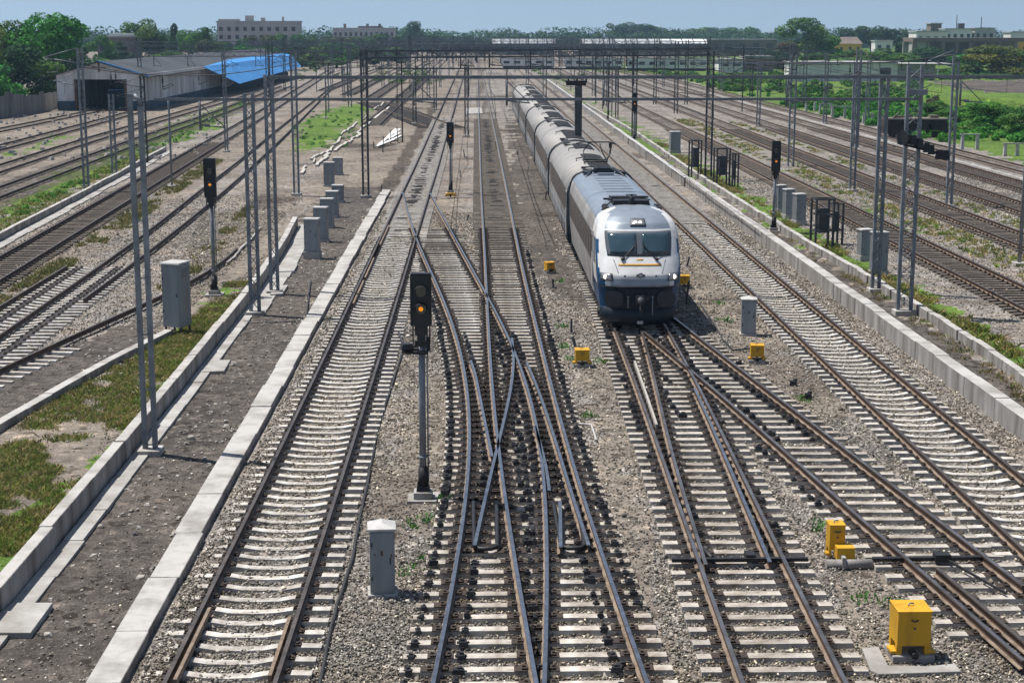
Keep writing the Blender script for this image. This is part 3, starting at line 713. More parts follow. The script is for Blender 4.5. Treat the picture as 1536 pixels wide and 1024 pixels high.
def arm(m, x, y, z, dx, kind=0):
    # cantilever bracket with stay and insulator
    m.tube([(x, y, z), (x+dx, y, z+.35)], .035, 6); m.tube([(x, y, z+.95), (x+dx*.95, y, z+.38)], .025, 6); m.tube([(x+dx*.55, y, z+.2), (x+dx*.62, y, z-.55), (x+dx*.9, y, z-.6)], .022, 6)
    for i in range(4): m.box((x+dx*(.10+.03*i), y, z+.05+.011*i), (.03, .13, .13))
def mast(px, py, top, w, label, style='zig', dark=False, arms=(), name='lattice_mast', group='overhead line masts', bent=0, sw=.115):
    p = G(px, py); h = zat(p, top)
    r = empty(name, p, label, 'mast', group)
    mt = M['steel_d'] if dark else M['steel']
    if w > 0:
        for s in (-1, 1):
            m = MB(); upright(m, p.x+s*w/2, p.y, .02, h-(.3 if bent and s > 0 else 0), sw, .15); m.box((p.x+s*w/2, p.y, .06), (.17,.22,.03))
            if bent and s > 0: m.tube([(p.x+s*w/2, p.y, h-.32), (p.x+s*w/2-.02, p.y, h-.15), (p.x-.02, p.y, h-.02)], .055, 6)
            m.build('leg', mt, r)
        m = MB(); n = max(2, int(h/(.42 if style == 'zig' else 1.3)))
        for i in range(n):
            za, zb = .25+(h-.5)*i/n, .25+(h-.5)*(i+1)/n; s = 1 if i % 2 else -1
            if style == 'zig':
                for yy in (-.085, .085): m.bar((p.x-s*w/2, p.y+yy, za), (p.x+s*w/2, p.y+yy, zb), .06, .02); s = -s
                if i % 2: m.bar((p.x-w/2, p.y-.09, za), (p.x+w/2, p.y-.09, za), .07, .02)
            else: m.bar((p.x-w/2, p.y-.085, za), (p.x+w/2, p.y-.085, za), .07, .02)
        m.build('lacing', mt, r)
    else:
        m = MB(); m.tube([(p.x, p.y, 0), (p.x, p.y, h*.7), (p.x, p.y, h-.3)]+([(p.x+bent*.15, p.y, h-.08), (p.x+bent*.6, p.y, h)] if bent else [(p.x, p.y, h)]), sw, 8); m.build('pole', mt, r)
    footing(r, p, max(w, .2))
    for z, dx in arms:
        m = MB(); arm(m, p.x+(w/2 if dx > 0 else -w/2), p.y, h*z, dx); m.build('bracket_arm', mt, r)
    return r, p, h
mast(226, 680, 141, .245, 'tall twin-leg mast nearest the camera on the left, standing on the slab path', 'bat', False, (), bent=1)
mast(130, 287, 73, .30, 'lattice mast on the left yard kerb in front of the whitewashed shed door', 'zig', False, ((.90,-2.2),(.74,-1.6)))
mast(172, 264, 142, .30, 'shorter lattice mast just right of the left yard lattice mast', 'zig', False)
mast(258, 281, 150, 0, 'thin single pole between the two left yard tracks', dark=False, sw=.07)
mast(340, 228, 92, .22, 'slim lattice mast in front of the blue shed roof', 'zig', False)
mast(445, 293, 79, .30, 'twin lattice mast behind the row of small grey cabinets', 'zig', False)
mast(489, 178, 112, 0, 'thin pole at the far end of the green patch', sw=.07)
mast(516, 152, 100, .3, 'far mast just beyond the green patch', 'zig')
mast(1423, 310, 84, .30, 'forked-top lattice mast on the far side of the right yard, at the green field', 'zig', False, ((.93,-1.5),), bent=1)
mast(1278, 287, 96, .32, 'lattice mast between the right yard tracks, right of the small black signal', 'zig', False)
mast(1237, 186, 79, .34, 'far lattice mast in front of the left part of the long white shed', 'zig', False)
mast(1529, 398, 186, 0, 'bent single pole cut by the right edge of the photo', dark=False, bent=1, sw=.085)
mast(912, 182, 92, 0, 'dark thin pole right of the black T-shaped post', dark=True, sw=.09)
mast(925, 178, 100, .3, 'dark lattice mast in the weeds right of the black T-shaped post', 'zig', True)
mast(653, 165, 100, .35, 'lattice mast beside the left track beyond the far signal', 'zig', True)
mast(622, 186, 112, .35, 'lattice mast standing on the bare earth left of the left track', 'zig', True)

def gantry(name, label, legs, beam_py, xl, xr, ref=0, dark=False, depth=0.0, beam_w=.13, drops=(), extra=()):
    P = [G(a, b) for a, b, w, t in legs]; zb = zat(P[ref], beam_py)
    r = empty(name, P[0], label, 'gantry', 'overhead line gantries'); mt = M['steel_d'] if dark == True else M['steel']
    for p, (a, b, w, t) in zip(P, legs):
        m = MB(); mast_leg(m, p.x, p.y, zat(p, t), w, 'zig'); m.build('gantry_leg', mt, r); footing(r, p, w)
    # beam runs from leg to leg and beyond
    A, B = P[0], P[-1]; k = (B.y-A.y)/max(.1, (B.x-A.x)); X0, X1 = xat(xl, A.y, zb), xat(xr, B.y, zb)
    pt_ = lambda x, z: (x, A.y+(x-A.x)*k-.16, z)
    if dark: mt = M['steel_d'] if dark == True else M['steel_m']
    m = MB()
    if depth:
        m.bar(pt_(X0, zb), pt_(X1, zb), beam_w*.8); m.bar(pt_(X0, zb-depth), pt_(X1, zb-depth), beam_w*.8); n = int((X1-X0)/depth/1.3)
        for i in range(n):
            xa, xb = X0+(X1-X0)*i/n, X0+(X1-X0)*(i+1)/n; s = i % 2
            m.bar(pt_(xa, zb-depth*s), pt_(xb, zb-depth*(1-s)), .045, .03)
    else: m.bar(pt_(X0, zb), pt_(X1, zb), beam_w, beam_w*1.1)
    if dark: mt = M['steel_d'] if dark == True else M['steel_m']
    bm = m.build('gantry_beam', mt, r)
    for px in drops:
        x = xat(px, A.y, zb); m = MB(); q = pt_(x, zb)
        m.tube([(q[0], q[1], zb), (q[0], q[1], zb-1.1)], .045, 6); m.tube([(q[0], q[1], zb-.9), (q[0]+.9, q[1], zb-1.0)], .03, 6); m.tube([(q[0], q[1], zb-.15), (q[0]+.85, q[1], zb-.95)], .02, 6)
        for i in range(3): m.box((q[0]+.18+.07*i, q[1], zb-.92-.008*i), (.035, .12, .12))
        d = m.build('dropper', mt, r)
    for a, b, mtx in extra: pass
    return r, P, zb
g1, P1, z1 = gantry('gantry', 'gantry whose beam crosses from the second left mast to the mast with black horns', [(383,472,.30,140), (1356,470,.48,98)], 149, 232, 1376, drops=(300,), beam_w=.09, dark=2)
m = MB(); q = P1[1]; zz = zat(q, 218)
for i in range(7): m.box((q.x-.30+.24*i+random.uniform(-.05,.05), q.y-.35, zz+.25-.1*i+random.uniform(-.08,.08)), (.26, .3, .34), random.uniform(-.4,.4), 0, .7)
m.tube([(q.x-.5, q.y-.5, zz+.3), (q.x-.2, q.y-.3, zz+.3)], [.28,.12], 10); m.bar((q.x-.6, q.y-.25, zz+.1), (q.x+1.2, q.y-.25, zz-.35), .08); m.build('horn_cluster', M['black'], g1)
m = MB(); m.box((q.x, q.y-.3, zat(q,138)), (.75,.18,.2)); m.build('cross_plate', M['steel'], g1)
g2, P2, z2 = gantry('gantry', 'gantry with the long thick beam running past the right edge of the photo', [(412,440,.27,112), (1313,437,.27,117)], 116, 404, 1640, drops=(620,760,905,1180,1440), beam_w=.115, dark=2)
g3, P3, z3 = gantry('gantry', 'double-chord gantry between the lattice leg at left centre and the leg right of the train', [(549,296,.34,74), (1062,268,.42,76)], 77, 540, 1066, dark=True, depth=.42, beam_w=.11, drops=(690,735,800,880,960))
g4, P4, z4 = gantry('gantry', 'dark gantry with a thin beam behind the lattice leg at left centre', [(700,205,.3,100), (951,207,.4,74)], 103, 562, 1070, dark=True, drops=(760,860))
g5, P5, z5 = gantry('gantry', 'gantry spanning the right yard tracks above the long white shed', [(1137,190,.34,92), (1300,188,.34,92)], 95, 1040, 1345, drops=(1180,1250))
yy = [222,258,300,345,400,480,580]
for i, Y in enumerate(yy):
    xs = [-46-8*(i%3), -17.5-(i%2)*3, -1.6 if i%2 else 9.2, 17.5+(i%3), 45+5*(i%2)]
    r = empty('gantry', (xs[0], Y, 0), 'far dark gantry among the many stacked one behind another before the station', 'gantry', 'far gantries before the station')
    zb = 7.4+.4*(i%3); m = MB()
    for x in xs:
        for s in (-.22, .22): m.box((x+s, Y, (zb+.6)/2), (.13, .16, zb+.6))
        for k in range(9): m.bar((x-.22*(1 if k%2 else -1), Y-.09, zb*k/9), (x+.22*(1 if k%2 else -1), Y-.09, zb*(k+1)/9), .05)
    m.build('gantry_leg', M['steel_m'], r)
    m = MB(); m.bar((xs[0]-3, Y-.2, zb), (xs[-1]+4, Y-.2, zb), .14); m.bar((xs[0]-3, Y-.2, zb-.6), (xs[-1]+4, Y-.2, zb-.6), .11)
    x = xs[0]
    while x < xs[-1]: m.bar((x, Y-.2, zb-.6), (x+.7, Y-.2, zb), .05); m.bar((x+.7, Y-.2, zb), (x+1.4, Y-.2, zb-.6), .05); x += 1.4
    m.build('gantry_beam', M['steel_m'], r)
    m = MB(); x = xs[0]+2
    while x < xs[-1]:
        m.tube([(x, Y-.2, zb-.5), (x, Y-.2, zb-2.0)], .05, 5); m.tube([(x, Y-.2, zb-1.8), (x+1.1, Y-.2, zb-1.9)], .035, 5); m.tube([(x, Y-.2, zb-.7), (x+1.0, Y-.2, zb-1.8)], .03, 5); x += 4.6+1.3*(i%2)
    m.build('droppers', M['steel_d'], r)
# single far masts, many and alike
rr = random.Random(5)
protos = []
def far_mast(x, Y, h, w, a):
    r = empty('far_mast', (x, Y, 0), 'far grey mast with bracket arms among the crowd of masts before the station', 'mast', 'far masts before the station')
    m = MB()
    for s in (-w/2, w/2): m.box((x+s, Y, h/2), (.12, .16, h))
    for k in range(14): m.bar((x-w/2*(1 if k%2 else -1), Y-.09, h*k/14), (x+w/2*(1 if k%2 else -1), Y-.09, h*(k+1)/14), .045)
    m.build('pole', M['steel'] if rr.random() < .5 else M['steel_d'], r)
    m = MB(); arm(m, x+w/2, Y, h*.72, a); arm(m, x+w/2, Y, h*.86, a*.8); m.build('bracket_arm', M['steel_d'], r)
for Y in (118,132,146,160,178,190,208,232,250,275,300,330,370,420,470):
    for x in (-33,-26.5,-18.5,-11.8,-6.9,16.5,24.2,29.4,34.2,43):
        if rr.random() < (.62 if Y > 200 else .15): far_mast(x+rr.uniform(-1,1), Y+rr.uniform(-6,6), rr.uniform(6.8,9.4), rr.choice((.3,.4,.0001,.35)), rr.choice((-2.2,2.2,1.8)))
# overhead wires
def wires(label, x, y0, y1, z, step, sag=.5):
    m = MB(); y = y0
    pts = []; pt2 = []
    while y < y1:
        for k in range(6):
            t = k/6; pts.append((x+.2*math.sin(y), y+step*t, z+1.2-4*sag*t*(1-t))); pt2.append((x, y+step*t, z))
        y += step
    m.tube(pts, .022, 4, cap=False); m.tube(pt2, .022, 4, cap=False)
    for i in range(0, len(pts), 3): m.bar(pts[i], pt2[i], .018)
    o = m.build('overhead_wire', M['cable']); tag(o, label, 'wire', 'overhead wires')
wires('overhead wire strung far above the left white sleeper track', -3.9, 79, 600, 6.0, 48)
wires('overhead wire strung far above the central main track', .9, 79, 600, 6.0, 48)
wires('overhead wire strung above the train roof', 5.4, 90, 600, 6.0, 48)
wires('overhead wire strung above the track left of the long white wall', 11.6, 79, 600, 6.0, 48)
for L, lab in ((T5,'nearest'),(T6,'second'),(T7,'third'),(T8,'fourth')):
    wires('overhead wire above the %s track of the right yard' % lab, L.xx[0], 110, 600, 6.1, 52)

pad([(768,160),(800,157),(806,168),(772,172)], .06, 'pale concrete pad beside the tail coaches of the train')
pad([(700,162),(722,161),(724,170),(698,171)], .06, 'pale concrete pad between the left and central lines far off')
# thin cross wires slung between masts on either side of the yard
def span_wire(pa, pb, za, zb, sag, label, hang=3):
    A, B = G(*pa), G(*pb); A.z, B.z = za, zb; m = MB(); P = []
    for k in range(19): t = k/18; p = A.lerp(B, t); p.z -= 4*sag*t*(1-t); P.append(tuple(p))
    m.tube(P, .028, 4, cap=False)
    for k in range(hang):
        q = P[int(18*(k+.7)/(hang+.4))]; m.bar(q, (q[0], q[1], q[2]-.9), .04); m.tube([(q[0], q[1], q[2]-.9), (q[0]+.7, q[1], q[2]-.6)], .03, 5)
        for i in range(3): m.box((q[0], q[1], q[2]-.3-.09*i), (.13,.13,.045))
    o = m.build('span_wire', M['cable']); tag(o, label, 'wire', 'cross span wires')
span_wire((130,287),(340,228),8.0,7.0,.5,'thin cable slung between two slim masts in front of the shed',3)
span_wire((445,293),(130,287),8.3,8.2,.8,'span wire reaching from the mast behind the cabinets to the left yard mast',4)
span_wire((445,293),(549,296),8.6,8.6,.3,'short span wire left of the double-chord gantry',1)
span_wire((1062,268),(1278,287),7.6,7.6,.5,'span wire above the right-hand black signal',3)
span_wire((1278,287),(1423,310),7.7,8.2,.4,'span wire between the two lattice masts of the right yard',2)
span_wire((1062,268),(1423,310),8.6,8.9,.6,'upper span wire reaching to the forked-top mast',4)
span_wire((1237,186),(1423,240),7.6,8.4,.6,'long span wire passing in front of the white shed',5)
span_wire((653,165),(951,207),7.8,7.4,.5,'span wire above the far end of the train',4)
span_wire((516,152),(653,165),7.8,7.8,.5,'span wire over the bare earth by the far left masts',4)
span_wire((912,182),(1237,186),7.6,7.6,.7,'span wire across the far right yard tracks',6)
# ---------------------------------------------------------------- colour-light signals
def signal(px, py, head_top, head_bot, label, w=.46, base=True, stage=False, lit=True):
    p = G(px, py); z1, z0 = zat(p, head_top), zat(p, head_bot); r = empty('railway_signal', p, label, 'signal', 'colour light signals'); x, y = p.x, p.y
    m = MB(); m.tube([(x, y, .4), (x, y, z0*.55), (x, y, z0+.1)], [.078,.075,.07], 12); m.tube([(x, y, .95), (x, y, 1.0)], .095, 12); m.tube([(x+.12, y-.02, .4), (x+.12, y-.02, z0-.2)], .018, 6); m.build('pole', M['steel'], r)
    m = MB(); m.tube([(x, y, .2), (x, y, .75)], [.12,.10], 12); m.box((x, y, .26), (.30,.28,.12), 0, 0, .9)
    for s in (-1,1): m.box((x+s*.11, y-.1, .36), (.03,.06,.16))
    m.build('pole_shoe', M['black'], r)
    if base:
        m = MB(); m.box((x, y, .06), (.42,.42,.28)); m.build('footing', M['concrete_d'], r, bevel=.015)
        m = MB(); m.prism([(x-.34,y-.34),(x+.28,y-.34),(x+.34,y-.2),(x+.34,y+.42),(x+.05,y+.46),(x-.34,y+.3)], -.08, .045); m.build('base_slab', M['slab'], r)
    h = z1-z0; yf = y-.20
    m = MB(); m.box((x, y-.09, (z0+z1)/2), (w, .2, h)); m.box((x, y-.10, z1+.015), (w*.94, .22, .03)); m.box((x, y-.09, z0-.10), (w*.62, .18, .2)); m.box((x, y-.09, z0-.26), (w*.4, .16, .2))
    hd = m.build('signal_head', M['blackmat'], r, bevel=.012)
    m = MB()
    for s in (-1,1):
        m.bar((x+s*w*.47, yf-.02, z0+.05), (x+s*w*.47, yf-.02, z1-.05), .03)
        m.bar((x+s*w*.40, y-.05, z0-.02), (x+s*w*.40, y-.05, z0-.42), .03)
    m.build('head_rail', M['black'], r)
    for i, zc in enumerate((z1-h*.33, z1-h*.66)):
        m = MB(); m.tube([(x, yf, zc), (x, yf-.02, zc)], .115, 16); o = m.build('lens', M['amber'] if (i == 1 and lit) else M['lens'], r)
        if i == 1 and lit:   # only the small bright centre shines
            o.data.materials.clear(); o.data.materials.append(M['lens'])
            m = MB(); m.tube([(x, yf-.021, zc), (x, yf-.03, zc)], .05, 14); m.build('lit_bulb', M['amber'], o)
            o.children[0].location = (0,0,0)
        m = MB(); n = 13
        for k in range(n-1):
            a0, a1 = math.pi*(-.12+1.24*k/(n-1)), math.pi*(-.12+1.24*(k+1)/(n-1)); rad = .15
            A = [(x+math.cos(a)*rad*g, yf-d, zc+math.sin(a)*rad*g) for a, d, g in ((a0,0,1),(a1,0,1),(a1,.30*max(.25,math.sin(a1)),.96),(a0,.30*max(.25,math.sin(a0)),.96))]
            m.quad(*A)
            m.quad(A[3], A[2], *[(x+math.cos(a)*rad*.88, yf-d, zc+math.sin(a)*rad*.88) for a, d in ((a1,.30*max(.25,math.sin(a1))),(a0,.30*max(.25,math.sin(a0))))])
        m.build('hood', M['blackmat'], r)
    if stage:
        zs = zat(p, 527); m = MB(); m.box((x-.02, y-.05, zs), (.34,.3,.06)); m.tube([(x-.42, y, zs+.04), (x-.3, y, zs-.02), (x, y, zs+.05)], .06, 6); m.box((x-.32, y, zs+.12), (.3,.25,.12), .2, 0, .7); m.box((x+.16, y-.03, zs+.18), (.06,.14,.3)); m.box((x, y-.1, zs+.2), (.3,.1,.12)); m.build('service_step', M['black'], r)
    return r
signal(635, 748, 410, 487, 'tall black signal in the middle foreground showing an amber light', stage=True)
signal(322, 442, 238, 296, 'black amber-lit signal on the left, standing behind the big grey cabinet')
signal(676, 290, 184, 214, 'small distant black signal between the left and central tracks, showing amber')
signal(1160, 347, 212, 257, 'black signal with amber light beside the right-hand cabinets', w=.44)
signal(951, 213, 140, 164, 'far black signal in front of the dark mast right of the train', w=.5)
signal(803, 246, 206, 220, 'low black signal close against the left side of the train', w=.55, base=False, lit=False)

# ---------------------------------------------------------------- cabinets
def cabinet(px, py, top, w, d, label, rz=0.0, plinth=.12, roof='flat', legs=False, stains=True, group='grey lineside cabinets'):
    p = G(px, py); h = zat(p, top); r = empty('cabinet', p, label, 'cabinet', group, rz)
    def bl(m, name, mt, bev=0, par=None):
        o = bpy.data.objects.new(name, m.mesh(name, mt)); link(o, par or r)
        if bev: b = o.modifiers.new('bevel','BEVEL'); b.width = bev; b.segments = 2; b.limit_method = 'ANGLE'
        return o
    z0 = plinth
    if legs:
        z0 = .28
        for sx in (-1,1):
            for sy in (-1,1): m = MB(); m.box((sx*w*.42, sy*d*.4, .12), (.06,.06,.34)); bl(m, 'leg', M['steel_d'])
    else:
        m = MB(); m.box((0, 0, plinth/2-.05), (w+.09, d+.09, plinth+.1)); bl(m, 'plinth', M['concrete'], .01)
    m = MB(); m.box((0, 0, (z0+h-.06)/2), (w, d, h-.06-z0)); bd = bl(m, 'body', M['cab'], .012)
    for zz in (.25, .75):
        mh = MB(); mh.box((-w*.42, -d/2-.022, z0+(h-z0)*zz), (.03,.03,.09)); bl(mh, 'hinge', M['steel_d'], 0, bd)
    mv = MB()
    for q in range(4): mv.box((w/2+.004, 0, z0+(h-z0)*(.78+.035*q)), (.012, d*.5, .014))
    bl(mv, 'side_vent', M['steel_d'], 0, bd)
    m = MB(); m.box((0, -d/2-.008, (z0+h-.06)/2), (w*.86, .016, (h-z0)*.88)); dr = bl(m, 'door', M['cab'], .004)
    m = MB(); m.box((w*.32, -d/2-.03, (z0+h)/2), (.025, .03, .12)); bl(m, 'handle', M['steel_d'], 0, dr)
    if stains:
        m = MB()
        for sx, zz, ww, hh in ((-.02,.62,.05,.10), (.36,.58,.03,.06), (-.30,.60,.04,.03)): m.box((sx*w, -d/2-.017, z0+(h-z0)*zz), (ww, .003, hh), 0, 0, .8)
        bl(m, 'rust_mark', M['ruststain'], 0, dr)
    m = MB()
    if roof == 'pyr':
        a, b = w/2+.035, d/2+.035; n = len(m.v); m.v += [(-a,-b,h-.07),(a,-b,h-.07),(a,b,h-.07),(-a,b,h-.07),(-a,-b,h-.03),(a,-b,h-.03),(a,b,h-.03),(-a,b,h-.03),(0,-b*.35,h+.05),(0,b*.6,h+.05)]
        for q in ((3,2,1,0),(0,1,5,4),(1,2,6,5),(2,3,7,6),(3,0,4,7),(4,5,8),(5,6,9,8),(6,7,9),(7,4,8,9)): m.face(tuple(n+i for i in q))
    else: m.box((0, 0, h-.03), (w+.07, d+.07, .06), 0, 0, .95)
    bl(m, 'cabinet_roof', M['cabtop'], .008)
    return r
cabinet(574, 888, 785, .46, .46, 'slim grey cabinet with a peaked white lid standing alone in the foreground gravel', .08, .05, 'pyr')
cabinet(1122, 501, 446, .50, .45, 'rust-streaked grey cabinet right of the train nose', -.1, .05, 'pyr')
cabinet(267, 500, 392, .70, .72, 'largest cabinet, tall and dark grey on short legs at left', -.35, 0, 'flat', True, False)
for i, (a, b, c, lab) in enumerate(((469,387,327,'front'),(482,362,310,'second'),(491,341,297,'third'),(499,325,286,'fourth'),(507,303,277,'last'))):
    cabinet(a, b, c, .66, .5, {'front':'front cabinet of the row beside the slab path, on a square plinth','second':'second cabinet from the front of the row beside the slab path','third':'middle cabinet of the row of five beside the slab path','fourth':'fourth cabinet from the front of the row beside the slab path','last':'rearmost cabinet of the row of five beside the slab path'}[lab], -.12, .32 if i == 0 else .12, 'flat', False, i == 0)
cabinet(494, 279, 243, .7, .5, 'nearer of two lone cabinets at the bend of the slab path', 0, .1, 'flat', False, False)
cabinet(507, 262, 236, .7, .5, 'farther of two lone cabinets at the bend of the slab path', 0, .1, 'flat', False, False)
cabinet(1012, 229, 197, .85, .7, 'pale cabinet on a plinth in the weeds behind the block kerb, farthest up the line', .1, .2, 'flat', False, False)
cabinet(1170, 318, 277, .52, .5, 'leftmost of three pale cabinets beside the small black signal', .25, .22, 'flat', False, False)
cabinet(1182, 327, 283, .52, .5, 'middle one of three pale cabinets beside the small black signal', .25, .22, 'flat', False, False)
cabinet(1198, 337, 290, .56, .55, 'rightmost of three pale cabinets beside the small black signal, rust spot on its side', .25, .26, 'flat', False, True)
cabinet(1296, 390, 343, .55, .5, 'pale cabinet half hidden behind the twin-leg mast on the right', .2, .24, 'flat', False, False)
cabinet(1317, 412, 347, .62, .5, 'taller pale cabinet right behind the twin-leg mast on the right', .25, .2, 'flat', False, True)

# black steel racks beside the cabinets
def rack(px, py, top, w, d, label, dark=True):
    p = G(px, py); h = zat(p, top); r = empty('steel_rack', p, label, 'rack', 'steel racks beside the cabinets', .2)
    for i, (sx, sy) in enumerate(((-1,-1),(1,-1),(1,1),(-1,1))):
        m = MB(); m.box((sx*w/2, sy*d/2, h/2-.05), (.09,.09,h+.1)); o = bpy.data.objects.new('post', m.mesh('post', M['steel_d'])); link(o, r)
    m = MB()
    for z in (h*.35, h*.68, h-.04):
        m.box((0,-d/2,z), (w,.05,.06)); m.box((0,d/2,z), (w,.05,.06)); m.box((-w/2,0,z), (.05,d,.06)); m.box((w/2,0,z), (.05,d,.06))
    o = bpy.data.objects.new('rail_bar', m.mesh('rail_bar', M['steel_d'])); link(o, r)
    m = MB(); m.box((0,0,h*.55), (w*.5,d*.5,h*.5)); o = bpy.data.objects.new('relay_box', m.mesh('relay_box', M['steel_d'])); link(o, r)
rack(1232, 371, 297, .9, .6, 'open black steel rack right of the three pale cabinets')
rack(1252, 366, 304, .5, .6, 'narrow black steel rack behind the open rack right of three pale cabinets')
rack(1042, 268, 210, .7, .6, 'black steel rack left of the lattice leg right of the train')
rack(1082, 280, 222, .9, .6, 'black steel rack right of the lattice leg right of the train')
rack(1100, 283, 230, .4, .6, 'last narrow black rack before the pale cabinets')
# marker posts at the field edge
for px, py, top, lab in ((1229,168,154,'first'),(1240,168,155,'second'),(1263,172,158,'third')):
    pass
def posts(px, py, top, n, gap, label, rail_=True):
    p = G(px, py); h = zat(p, top); r = empty('post_fence', p, label, 'fence', 'short white post fences by the field')
    for i in range(n): m = MB(); m.box((p.x+i*gap, p.y-.1*i, h/2), (.28,.28,h), .1, 0, .8); m.build('fence_post', M['cabtop'], r)
    if rail_: m = MB(); m.box((p.x+(n-1)*gap/2, p.y-.05*(n-1), h+.03), ((n-1)*gap+.4,.2,.1), -.1); m.build('fence_rail', M['concrete'], r)
posts(1209, 167, 153, 2, 1.1, 'short pair of white posts farthest up the field edge', False)
posts(1230, 171, 156, 2, 1.3, 'white posts with a low rail near the foot of the far mast')
posts(1248, 177, 160, 3, 1.5, 'longest row of white posts along the field edge')
posts(1295, 186, 171, 2, .95, 'close pair of white posts left of the rusted wagon')
posts(1443, 224, 202, 2, 1.3, 'grey post and rail frame right of the rusted wagon')
posts(1507, 234, 216, 3, 1.0, 'white post fence next to the right edge of the photo')

# ---------------------------------------------------------------- yellow switch machines
def ymachine(px, py, w, h, d, label, two=False, frame=False, base=True, rz=0.0):
    p = G(px, py); r = empty('switch_machine', p, label, 'switch machine', 'yellow switch machines', rz)
    def bl(m, name, mt, bev=0, par=None):
        o = bpy.data.objects.new(name, m.mesh(name, mt)); link(o, par or r)
        if bev: b = o.modifiers.new('bevel','BEVEL'); b.width = bev; b.segments = 2; b.limit_method = 'ANGLE'
        return o
    if base: m = MB(); m.box((0,-.02,.03), (w*1.25,d*1.1,.16)); bl(m, 'base_block', M['concrete_d'], .015)
    z0 = .12
    m = MB(); m.box((0,0,z0+h*.2+h*.4), (w,d,h*.8)); bd = bl(m, 'housing', M['yellow'], .012)
    m = MB(); m.box((0,0,z0+h+.004), (w*1.04,d*1.04,.025)); lid = bl(m, 'lid', M['yellow'], .006)
    m = MB(); m.tube([(-.05,-.02,z0+h+.02),(-.03,0,z0+h+.06),(.05,.02,z0+h+.05)], .014, 6); bl(m, 'handle', M['steel'], 0, lid)
    m = MB()
    for s in (-1,1):
        m.box((s*w*.42,-d*.35,z0+h*.1), (w*.16,d*.22,h*.24)); m.box((s*w*.42,d*.35,z0+h*.1), (w*.16,d*.22,h*.24)); m.box((s*w*.56,-d*.2,z0+.03), (w*.22,d*.5,.05))
    bl(m, 'mounting_foot', M['yellow'], .005)
    m = MB(); m.tube([(-.06,-d/2-.012,z0+h*.82),(0,-d/2-.02,z0+h*.78),(.06,-d/2-.012,z0+h*.82)], .013, 6); m.tube([(0,-d/2-.003,z0+h*.62),(0,-d/2-.02,z0+h*.62)], .02, 8); bl(m, 'latch', M['steel_d'], 0, bd)
    m = MB(); m.tube([(0,-d*.3,z0+.02),(0,-d*.75,z0+.02)], .06, 10); bl(m, 'drive_rod', M['black'])
    if two:
        m = MB(); m.box((.12,-d*.85,z0+h*.20), (w*1.15,d*.9,h*.42)); bl(m, 'motor_box', M['yellow'], .012)
        m = MB(); m.tube([(-.28,-d*1.45,.06),(.62,-d*1.45,.06)], .10, 12); m.box((.05,-d*1.42,.12), (.07,.26,.22)); bl(m, 'concrete_sleeve', M['concrete_d'])
    return r
ymachine(1363, 982, .56, .74, .55, 'largest yellow switch machine, on dark feet inside a white concrete corner at lower right')
ymachine(1252, 838, .31, .62, .34, 'two-box yellow switch machine, tall box behind a low box', two=True, base=False)
ymachine(873, 549, .44, .42, .42, 'yellow switch machine with outstretched feet between the central track and the train track')
ymachine(1135, 543, .42, .44, .40, 'plain yellow switch machine beyond the rust-streaked cabinet', rz=-.1)
ymachine(824, 409, .36, .34, .4, 'small broken yellow switch machine left of the train', rz=.3)
ymachine(1026, 432, .42, .40, .4, 'yellow switch machine half hidden behind the right side of the train')
ymachine(676, 297, .62, .16, .5, 'flat yellow switch machine at the foot of the small distant signal', base=False)
m = MB(); z = .06
P = [G(a, b, z) for a, b in ((1293,971),(1318,969),(1332,997),(1392,998),(1432,994),(1442,1006),(1318,1010),(1306,1004))]
m.prism([(p.x, p.y) for p in P][::-1], -.05, z); o = m.build('concrete_corner', M['slab'], bevel=.01); tag(o, 'white L-shaped concrete edging around the largest yellow switch machine', 'edging')

# ---------------------------------------------------------------- black T-shaped post, small things, cables
p = Vector((9.0, 96.0, 0)); p.x = xat(867, 96.0, 3.0)
r = empty('signal_post', p, 'thick black T-shaped post rising behind the train roof', 'post'); ht = zat(p, 126)
m = MB(); m.box((p.x, p.y, ht/2), (.42,.34,ht)); m.box((p.x,p.y,ht*.45), (.47,.38,.10)); m.build('column', M['steel_d'], r, bevel=.02)
m = MB(); m.box((p.x-.15, p.y-.05, ht+.05), (1.15,.5,.28), 0, 0, 1.1); m.bar((p.x-.75,p.y-.1,ht+.42), (p.x+1.0,p.y-.1,ht+.36), .20,.14)
for s in (-.6,-.1,.45): m.box((p.x+s,p.y-.05,ht+.25), (.10,.2,.3))
m.build('cross_head', M['black'], r)
def cable(pix, rad, label, z=.03, mt='cable'):
    P = []
    for i in range(len(pix)-1):
        for k in range(5): t = k/5; P.append((pix[i][0]*(1-t)+pix[i+1][0]*t+random.uniform(-.6,.6), pix[i][1]*(1-t)+pix[i+1][1]*t))
    P.append(pix[-1]); m = MB(); m.tube([tuple(G(a, b, z+random.uniform(0,.02))) for a, b in P], rad, 6)
    o = m.build('cable', M[mt]); tag(o, label, 'cable', 'cables lying on the ground'); return o
cable([(606,518),(590,572),(566,640),(552,720),(541,770),(528,840),(506,905),(492,960),(478,1035)], .035, 'long dark cable lying in the gravel right of the left white sleeper track')
cable([(598,500),(606,518),(640,520)], .05, 'short black cable end hanging at the foot of the tall signal', .06)
cable([(1050,455),(1068,480),(1085,510),(1100,525),(1130,522)], .03, 'dark cable looping past the rust-streaked cabinet')
cable([(868,635),(887,637),(895,660)], .03, 'thin pale cable bent over the gravel right of the central track', .05, 'cabtop')
cable([(340,395),(352,385),(362,372),(378,358),(390,342)], .06, 'pale pipe lying along the weeds behind the left signal', .06, 'concrete')
cable([(466,420),(455,520),(440,540),(452,532)], .03, 'short black cable near the kerb wall', .05)
